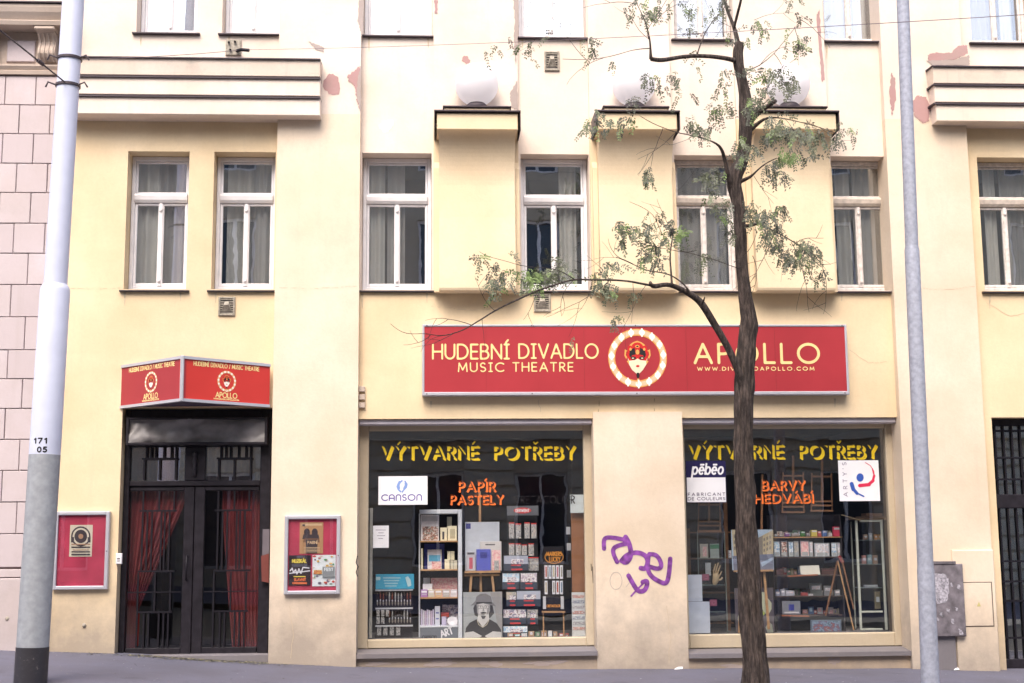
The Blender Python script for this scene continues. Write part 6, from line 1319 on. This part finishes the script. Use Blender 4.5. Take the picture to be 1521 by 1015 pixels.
def limb(name, pts, Y0, dY=0, n=10, rough=.05, parent=None, mt='bark', step=.04, rag=0):
    A = resample(px3(pts, Y0, dY), step); q = MB()
    def rf(i, th, p):
        c = math.cos(th); s_ = math.sin(th)
        rid = .5-2*abs(noise.noise(Vector((c*3.6+p.z*.4, s_*3.6, p.z*1.5+rag))))
        return 1+rough*(1.6*rid+1.2*noise.noise(Vector((c*7, s_*7, p.z*2.2+5)))+.9*noise.noise(Vector((c*1.2, s_*1.2, p.z*4))))
    q.tube([Vector(a[:3]) for a in A], [a[3] for a in A], n, rfun=rf if rough else None)
    return q.build(name, M[mt], parent or tree)
base = TP[0]; TPx = [(1126, 1046, 52)]+TP
tk = limb('trunk', TPx, TY, 0, 56, .12, step=.018)
BR = [
 ([(1099, 92, 9), (1080, 87, 7), (1058, 84, 6.5), (1035, 83, 6), (1018, 84, 6), (1004, 86, 6), (990, 89, 6.5), (977, 90, 7), (968, 88, 7)], 0, -.5),
 ([(967, 88, 6), (966, 76, 3.2), (966, 60, 2.6), (962, 45, 2), (959, 33, 1.7), (953, 20, 1.3), (946, 6, 1)], -.5, -.2),
 ([(1035, 83, 2.6), (1040, 67, 2.2), (1048, 47, 2), (1060, 30, 1.8), (1076, 14, 1.8), (1082, -10, 1.5)], -.2, .3),
 ([(1097, 70, 9), (1092, 45, 6), (1088, 34, 5), (1081, 18, 4.5), (1074, -6, 4)], 0, .2),
 ([(1090, 42, 4.5), (1095, 22, 4.5), (1101, 0, 4), (1104, -20, 4)], .05, -.3),
 ([(966, 72, 1.8), (950, 73, 1.2), (938, 75, 1.1), (915, 82, 1.1), (897, 86, 1), (868, 89, .9), (836, 88, .8)], -.5, -.5),
 ([(1104, 575, 13), (1096, 550, 11), (1084, 522, 10.5), (1072, 500, 10.5), (1060, 480, 11), (1050, 463, 11), (1042, 450, 11), (1032, 441, 10), (1020, 434, 8.5), (1004, 426, 7.5), (992, 422, 7), (980, 424, 7), (971, 427, 8), (965, 424, 6.5), (966, 420, 5)], -.05, -.7),
 ([(1043, 452, 4), (1046, 446, 4), (1047, 441, 1.5)], -.5, -.1),
 ([(972, 425, 4), (960, 423, 3.6), (935, 418, 3.2), (910, 416, 3), (880, 416, 2.8), (852, 415, 3), (838, 419, 3), (820, 425, 3), (800, 431, 3.2), (785, 438, 3.2), (767, 446, 3.0), (748, 455, 2.8), (731, 464, 2.6), (716, 474, 2.4), (704, 481, 2.2), (690, 490, 1.9), (676, 495, 1.7), (655, 500, 1.5), (640, 497, 1.2), (629, 495, 1), (612, 497, .9), (599, 495, .8), (588, 489, .7), (580, 481, .6)], -.7, -.8),
 ([(853, 415, 2), (845, 410, 1.4), (830, 401, 1.1), (812, 398, 1), (795, 398, .9), (770, 394, .9), (752, 388, .8), (735, 384, .8), (720, 380, .7), (712, 374, .6)], -1.0, -.2),
 ([(998, 423, 4), (997, 405, 3), (995, 388, 2.6), (996, 370, 2.4), (999, 353, 2.2), (1000, 335, 1)], -.62, .2),
 ([(1026, 436, 3.2), (1018, 424, 2.4), (1007, 415, 2.2), (995, 408, 2), (985, 405, 1.8), (972, 404, 1.6), (960, 402, 1.5), (945, 395, 1.4), (930, 388, 1.2), (915, 382, 1)], -.5, .3),
 ([(1116, 180, 8), (1124, 168, 7.5), (1137, 160, 7), (1148, 153, 6.5), (1152, 150, 6)], 0, -.25),
 ([(1112, 195, 9), (1122, 187, 6), (1132, 178, 5), (1141, 174, 3), (1165, 176, 1.6), (1190, 182, 1.3), (1220, 190, 1.1), (1245, 200, .9)], 0, -.4),
 ([(1095, 272, 7), (1106, 267, 5.5), (1118, 262, 4.8), (1119, 259, 2.5), (1131, 247, 2), (1142, 240, 1.8), (1154, 235, 1.3)], 0, -.3),
 ([(1090, 285, 10), (1084, 272, 8.5), (1081, 260, 7), (1078, 243, 6), (1074, 228, 5.5), (1071, 218, 5), (1062, 212, 2.6), (1049, 207, 2.2), (1030, 202, 1.9), (1004, 197, 1.6), (985, 190, 1.3), (966, 182, 1.1), (950, 172, .9)], 0, -.6),
 ([(1101, 337, 6), (1112, 335, 5), (1125, 334, 4.5), (1132, 331, 3.8), (1134, 325, 3)], 0, -.2),
 ([(1131, 334, 2.4), (1145, 341, 2), (1159, 348, 1.9), (1176, 358, 1.9), (1192, 368, 1.7), (1206, 385, 1.4), (1216, 394, 1), (1222, 398, .8)], -.2, -.4),
 ([(1035, 372, .9), (1020, 376, 1), (1000, 372, 1), (980, 368, 1), (960, 365, .9), (945, 358, .8)], -.6, -.1),
 ([(1108, 402, 1.3), (1085, 395, 1.1), (1062, 386, 1.2), (1043, 381, 1.1), (1020, 375, .9), (1002, 370, .8), (985, 352, .8), (972, 320, .8), (955, 308, .7), (935, 300, .6)], -.05, -.5),
 ([(1123, 168, 3), (1130, 150, 1.8), (1140, 130, 1.4), (1152, 112, 1.2), (1165, 96, 1)], -.1, -.3),
 ([(1098, 110, 3), (1110, 105, 2), (1128, 98, 1.5), (1150, 80, 1.1), (1170, 55, .9), (1190, 30, .8)], 0, .4),
 ([(1090, 390, 1.2), (1112, 375, 1), (1126, 345, .9), (1115, 320, .8)], -.1, -.2),
 ([(966, 62, 1.2), (958, 48, 1), (975, 25, .9), (990, 0, .8)], -.5, -.3)]
for k, (pts, y0, dy) in enumerate(BR): limb('branch', pts, TY+y0, dy, 12 if pts[0][2] > 5 else 6, .06 if pts[0][2] > 4 else 0, step=.05, rag=k)
# bare twigs round the lower limb: many hair thin ones joined
rt_ = random.Random(11); q = MB()
def twig(x, y, ang, L, Y, w_=.7, curl=0.0, sub=1):
    pts = []; a = ang
    for i in range(9):
        pts.append(P(x, y, Y)); x += math.cos(a)*L/8; y += math.sin(a)*L/8; a += curl/8+rt_.uniform(-.14, .14); Y += rt_.uniform(-.02, .02)
        if sub and i in (3, 5) and rt_.random() < .7: twig(x, y, a+rt_.choice([-1, 1])*rt_.uniform(.5, 1), L*.5, Y, w_*.7, rt_.uniform(-.5, .5), 0)
    r0 = w_/2*(CAMD+Y)/FPX; q.tube(pts, [max(.0012, r0*(1-.07*i)) for i in range(9)], 4, cap=False)
for (x, y, a, L, c_) in ((700, 483, 3.5, 70, -.6), (720, 470, 3.3, 95, -.3), (690, 488, 4.2, 60, 0), (760, 449, 3.1, 90, .4), (735, 462, 3.9, 60, .6), (676, 494, 2.6, 50, .9), (745, 456, 1.9, 45, .4), (800, 431, 2.0, 50, .5), (716, 474, 1.5, 60, .2), (655, 499, 2.9, 40, -1), (640, 497, 2.3, 45, .7),
        (905, 417, 2.4, 110, .3), (930, 418, 2.1, 110, .4), (960, 423, 2.2, 90, -.3), (880, 416, 1.8, 90, 1.2), (852, 416, 2.3, 60, -.8), (940, 421, 1.5, 60, .5), (905, 416, 4.2, 50, -.6), (870, 416, 4.0, 45, .4), (940, 392, 3.6, 60, -.8), (960, 402, 4.2, 70, .5), (980, 405, 4.6, 60, -.4), (930, 388, 3.6, 45, .4), (996, 372, 3.8, 60, .5), (998, 360, 5.2, 50, .3), (1000, 350, 4.3, 60, .5),
        (1192, 368, .5, 50, .4), (1160, 350, 1.3, 70, .4), (1175, 360, 1.0, 60, .5), (1140, 338, 1.6, 60, .6), (1206, 385, 1.5, 40, .3), (1190, 370, 1.5, 95, -.2), (1150, 345, 1.9, 90, .3), (1180, 362, -.5, 45, .5), (1110, 400, .3, 50, -1.2), (1118, 380, 1.2, 60, 1), (1222, 398, 1.3, 70, .5), (1120, 262, 1.0, 50, .4),
        (1140, 174, .3, 80, .5), (1165, 176, .8, 70, .5), (1190, 182, .1, 70, .7), (1130, 170, -.6, 60, .9), (1152, 150, -.5, 50, .5), (1060, 212, 3.6, 60, -.5), (1030, 202, 2.6, 50, .8), (1004, 197, 2.4, 70, .4), (966, 182, 3.6, 60, -1), (985, 190, 1.9, 80, .3), (945, 172, 3.4, 70, -.8),
        (966, 60, 3.8, 60, .4), (955, 25, 2.0, 60, -.3), (970, 40, 5.2, 60, .3), (990, 10, 1.6, 50, .2), (1076, 14, 1.7, 50, .2), (1048, 47, 2.7, 40, .5), (897, 86, 2.8, 70, -1), (850, 89, 3.6, 90, .6), (870, 88, 3.9, 80, .6), (840, 60, 3.2, 90, -.3), (1128, 98, -.9, 60, .8), (1150, 80, .9, 50, .6), (1190, 30, .5, 60, .6), (1180, 40, 1.3, 60, .2), (1085, 40, 3.6, 60, .5), (1100, 10, 5.2, 60, .9), (1120, 30, 5.9, 60, .6), (900, 20, 2.9, 90, -.5), (946, 6, 3.3, 80, -.3)):
    if rt_.random() < .25: continue
    twig(x, y, a, L*1.0, TY-.3+rt_.uniform(-.5, .3), rt_.uniform(.7, 1.2), c_)
q.build('twigs', M['twig'], tree, kind='stuff')
# compound leaves: small leaflets paired along a drooping stalk
CL = [(955, 18, 6, 20), (966, 25, 6, 14), (978, 18, 6, 14), (1020, 15, 5, 16), (1025, 48, 3, 10), (1068, 12, 6, 12), (1129, 42, 7, 12), (1187, 28, 3, 10), (1190, 70, 7, 12), (1170, 60, 3, 12), (1180, 5, 3, 14), (960, 118, 7, 12), (975, 135, 4, 10), (1002, 117, 6, 10), (878, 82, 3, 8), (905, 95, 2, 8), (722, 76, 3, 9), (775, 70, 4, 16), (790, 85, 3, 12), (812, 60, 2, 8), (868, 62, 3, 10), (935, 150, 3, 10), (877, 190, 9, 10), (894, 178, 5, 10), (919, 186, 4, 8), (938, 178, 3, 8), (1024, 184, 7, 10), (1037, 200, 5, 8), (1051, 194, 5, 10), (1065, 168, 8, 9), (1076, 158, 7, 10), (1074, 130, 4, 10), (1075, 108, 3, 8), (1137, 112, 7, 12), (1112, 110, 4, 8), (1159, 108, 7, 10), (1170, 124, 9, 12), (1181, 120, 5, 10), (1140, 135, 9, 14), (1125, 150, 8, 12), (1112, 165, 6, 12),
      (1150, 190, 16, 16), (1170, 198, 16, 16), (1190, 200, 16, 16), (1208, 205, 10, 12), (1135, 205, 9, 12), (1225, 200, 5, 10), (1258, 198, 6, 12), (1241, 208, 5, 8), (1165, 235, 10, 12), (1185, 232, 6, 10), (1145, 250, 9, 8), (1148, 262, 5, 8), (1167, 266, 4, 8), (1205, 232, 4, 9), (1070, 256, 9, 10), (1055, 262, 7, 9), (1105, 232, 7, 10), (1098, 215, 6, 9), (1118, 225, 4, 10), (960, 258, 5, 6), (955, 270, 4, 5),
      (922, 338, 8, 10), (935, 345, 8, 9), (950, 342, 7, 9), (966, 340, 4, 9), (977, 322, 4, 9), (990, 352, 8, 9), (1012, 350, 9, 9), (1000, 340, 6, 8), (966, 372, 11, 10), (977, 390, 7, 9), (958, 384, 6, 9), (1043, 386, 7, 8), (1049, 275, 5, 8), (1057, 293, 4, 8), (1073, 328, 6, 10), (1087, 345, 6, 8), (1062, 308, 4, 10), (1118, 312, 9, 10), (1132, 325, 13, 12), (1146, 325, 9, 10), (1159, 313, 6, 6), (1142, 352, 10, 9), (1155, 368, 10, 9), (1165, 380, 9, 9), (1175, 390, 7, 8), (1192, 368, 9, 9), (1205, 372, 7, 9), (1214, 380, 5, 9), (1220, 411, 6, 7), (1180, 386, 6, 10), (1150, 340, 7, 10), (1197, 395, 3, 8),
      (828, 394, 8, 8), (838, 404, 8, 8), (815, 412, 9, 10), (905, 399, 7, 8), (892, 415, 8, 9), (898, 428, 9, 9), (911, 434, 6, 9), (941, 438, 3, 7), (915, 474, 4, 6), (850, 503, 1, 5), (712, 388, 5, 5), (735, 395, 3, 5), (743, 415, 10, 11), (731, 424, 6, 8), (734, 438, 4, 7), (756, 381, 2, 5), (767, 407, 3, 7), (787, 408, 10, 9), (797, 417, 11, 9), (809, 407, 9, 8), (780, 425, 4, 8), (925, 365, 4, 8), (1085, 300, 4, 9), (1105, 60, 4, 14), (1040, 90, 3, 12), (1015, 140, 3, 14), (905, 190, 3, 10)]
rl = random.Random(21); q = MB()
def leafset(c, d, L, n, mi):
    d = d.normalized(); side = d.cross(Vector((rl.uniform(-.4, .4), -1, rl.uniform(-.3, .3)))).normalized(); nn = d.cross(side).normalized()
    for i in range(n):
        t = (i+.5)/n; p = c+d*L*t+Vector((0, 0, -.25*L*t*t))
        for s_ in (-1, 1):
            if rl.random() < .15: continue
            l = rl.uniform(.026, .048)*(1-.3*abs(t-.5)); w_ = l*.24; a = (side*s_+d*.55+nn*rl.uniform(-.6, .6)+Vector((0, 0, -.45))).normalized(); b = a.cross(nn).normalized()*w_
            q.mesh([p, p+a*l*.5+b, p+a*l, p+a*l*.5-b], [(0, 1, 2, 3)], mi)
for (x, y, n, sp) in CL:
    Y0 = TY+rl.uniform(-.75, .15); bright = (x, y) in ((1012, 350), (797, 417), (787, 408), (1165, 235)) 
    for _ in range(int(n*1.35)):
        p = P(x+rl.gauss(0, sp*.6), y+rl.gauss(0, sp*.5)-5, Y0+rl.uniform(-.25, .25))
        d = Vector((rl.uniform(-1, 1)*.7, rl.uniform(-.6, .6), rl.uniform(-1.4, .1)))
        leafset(p, d, rl.uniform(.09, .18), rl.randint(6, 9), 1 if (bright or rl.random() < .10) else (2 if rl.random() < .45 else 0))
q.build('foliage', [M['leaf'], M['leafb'], M['leafd']], tree, kind='stuff')
# upper crown above the frame, loose
q = MB()
for _ in range(260):
    p = P(1095, -20, TY)+Vector((rl.gauss(0, 1.2), rl.gauss(0, .9), rl.uniform(.5, 3.2))); leafset(p, Vector((rl.uniform(-1, 1), rl.uniform(-1, 1), rl.uniform(-1, .2))), .15, 6, 0)
q.build('upper_foliage', [M['leaf']], tree, kind='stuff')
limb('branch', [(1074, -6, 4), (1065, -60, 4), (1040, -160, 3), (1010, -260, 2)], TY+.2, .5, 8, 0); limb('branch', [(1104, -20, 4), (1115, -100, 4), (1150, -200, 3), (1180, -300, 2)], TY-.3, -.4, 8, 0)
# tree pit
# ------------------------------------------------------------------ litter on the pavement
rg = random.Random(5)
def litter(name, n, fx, fy, smin, smax, mts):
    q = MB()
    for _ in range(n):
        x, y = fx(), fy(); z = walk(x, y)+.004; s_ = rg.uniform(smin, smax); a = rg.uniform(0, 3.1); e_ = s_*rg.uniform(.2, .6); u = Vector((math.cos(a), math.sin(a), 0)); v = Vector((-u.y, u.x, 0)); tl = Vector((0, 0, rg.uniform(0, .6)*e_)); c_ = Vector((x, y, z))
        q.mesh([c_-u*s_, c_-v*e_+tl, c_+u*s_, c_+v*e_], [(0, 1, 2, 3)], rg.randrange(len(mts)))
    return q.build(name, mts, kind='stuff')
litter('fallen_leaves', 1300, lambda: rg.gauss(-2.9, .65), lambda: -abs(rg.gauss(0, .13))-.02, .008, .028, [C(.22, .21, .14), C(.12, .11, .08), C(.32, .29, .20)])
litter('scattered_leaves', 900, lambda: rg.uniform(-7, 10), lambda: rg.uniform(-3.4, -.05), .005, .018, [C(.36, .34, .32), C(.13, .11, .11), C(.26, .24, .18), C(.45, .44, .46)])
litter('wall_foot_debris', 500, lambda: rg.uniform(-7, 10), lambda: -.12-abs(rg.gauss(0, .05)), .004, .016, [C(.30, .26, .20), C(.10, .09, .08)])
for (x, y, w_, lb_) in ((1420, 996, 9, 'bright white paper scrap on the pavement below the utility box'), (1008, 1002, 14, 'thin white paper strip on the pavement before the middle pier')):
    p = P(x, y, -.4); zz = None
    for Y in np.linspace(-.15, -2.5, 60):
        p = P(x, y, Y)
        if p.z <= gz(p.x, Y)+.02: break
    a = w_/2*.0085; q = MB(); z = walk(p.x, p.y)+.006; h2 = .035 if w_ < 10 else .02; q.mesh([(p.x-a, p.y-h2, z), (p.x+a*.8, p.y-h2*1.4, z+.006), (p.x+a, p.y+h2, z+.03), (p.x-a*.6, p.y+h2*1.2, z+.012), (p.x, p.y, z+.03)], [(0, 1, 4), (1, 2, 4), (2, 3, 4), (3, 0, 4)]); tag(q.build('paper_scrap', M['paper']), lb_, 'paper')
# ------------------------------------------------------------------ houses across the street (they are what the panes reflect)
def opposite(x0, x1, h_, label, seed):
    e = empty('opposite_building', ((x0+x1)/2, -21.2, 0), label, 'building'); Yo = -21.2; rn = random.Random(seed)
    dk_ = plaster('opposite_stone_%d' % seed, [(.42, .36, .29), (.52, .45, .35)][seed % 2], amount=.4)
    lt_ = mat('opposite_trim', (.58, .52, .42), .8)
    q = MB(); bay = 3.0; n = int((x1-x0)/bay); holes = []
    for i in range(n):
        cx = x0+bay*(i+.5)
        holes.append((cx-.75, cx+.75, .9, 3.6)); k = 0
        z = 5.4
        while z+2.2 < h_-.8: holes.append((cx-.6, cx+.6, z, z+2.1)); z += 3.6
    xs = sorted({x0, x1, *[h[0] for h in holes], *[h[1] for h in holes]}); zs = sorted({-.5, h_, *[h[2] for h in holes], *[h[3] for h in holes]})
    for a, b in zip(xs[:-1], xs[1:]):
        for c_, d_ in zip(zs[:-1], zs[1:]):
            if any(h[0] < (a+b)/2 < h[1] and h[2] < (c_+d_)/2 < h[3] for h in holes): continue
            q.face([(a, Yo, c_), (a, Yo, d_), (b, Yo, d_), (b, Yo, c_)])
    q.box(x0, x1, Yo-.8, Yo-.3, -.5, h_); q.build('wall', dk_, e)
    q = MB()
    z = .2
    while z < 4.4:
        for a, b in ([(x0, holes[0][0])]+[(p[1], r_[0]) for p, r_ in zip([h for h in holes if h[2] < 1], [h for h in holes if h[2] < 1][1:])]): q.box(a+.02, b-.02, Yo-.01, Yo+.08, z, z+.42)
        z += .5
    q.box(x0, x1, Yo-.01, Yo+.25, 4.5, 4.75); q.box(x0, x1, Yo-.01, Yo+.5, h_-.4, h_); q.box(x0, x1, Yo-.01, Yo+.15, 8.4, 8.6)
    q.build('stone_band', lt_, e)
    for h in holes:
        q = MB(); frame_ring(q, h[0], h[1], h[2], h[3], Yo-.2, Yo-.1, .08); q.box((h[0]+h[1])/2-.04, (h[0]+h[1])/2+.04, Yo-.2, Yo-.09, h[2]+.08, h[3]-.08); o = q.build('window', M['white'], e)
        q = MB(); q.box(h[0]+.08, h[1]-.08, Yo-.19, Yo-.18, h[2]+.08, h[3]-.08); q.build('pane', mat('dark_pane', (.04, .045, .06), .08, spec=.6), o)
opposite(-30, -7.5, 14.2, 'grey brown apartment house across the street, the lower one, behind the camera', 0)
opposite(-7.5, 30, 16.2, 'beige apartment house across the street, the taller one, behind the camera', 1)
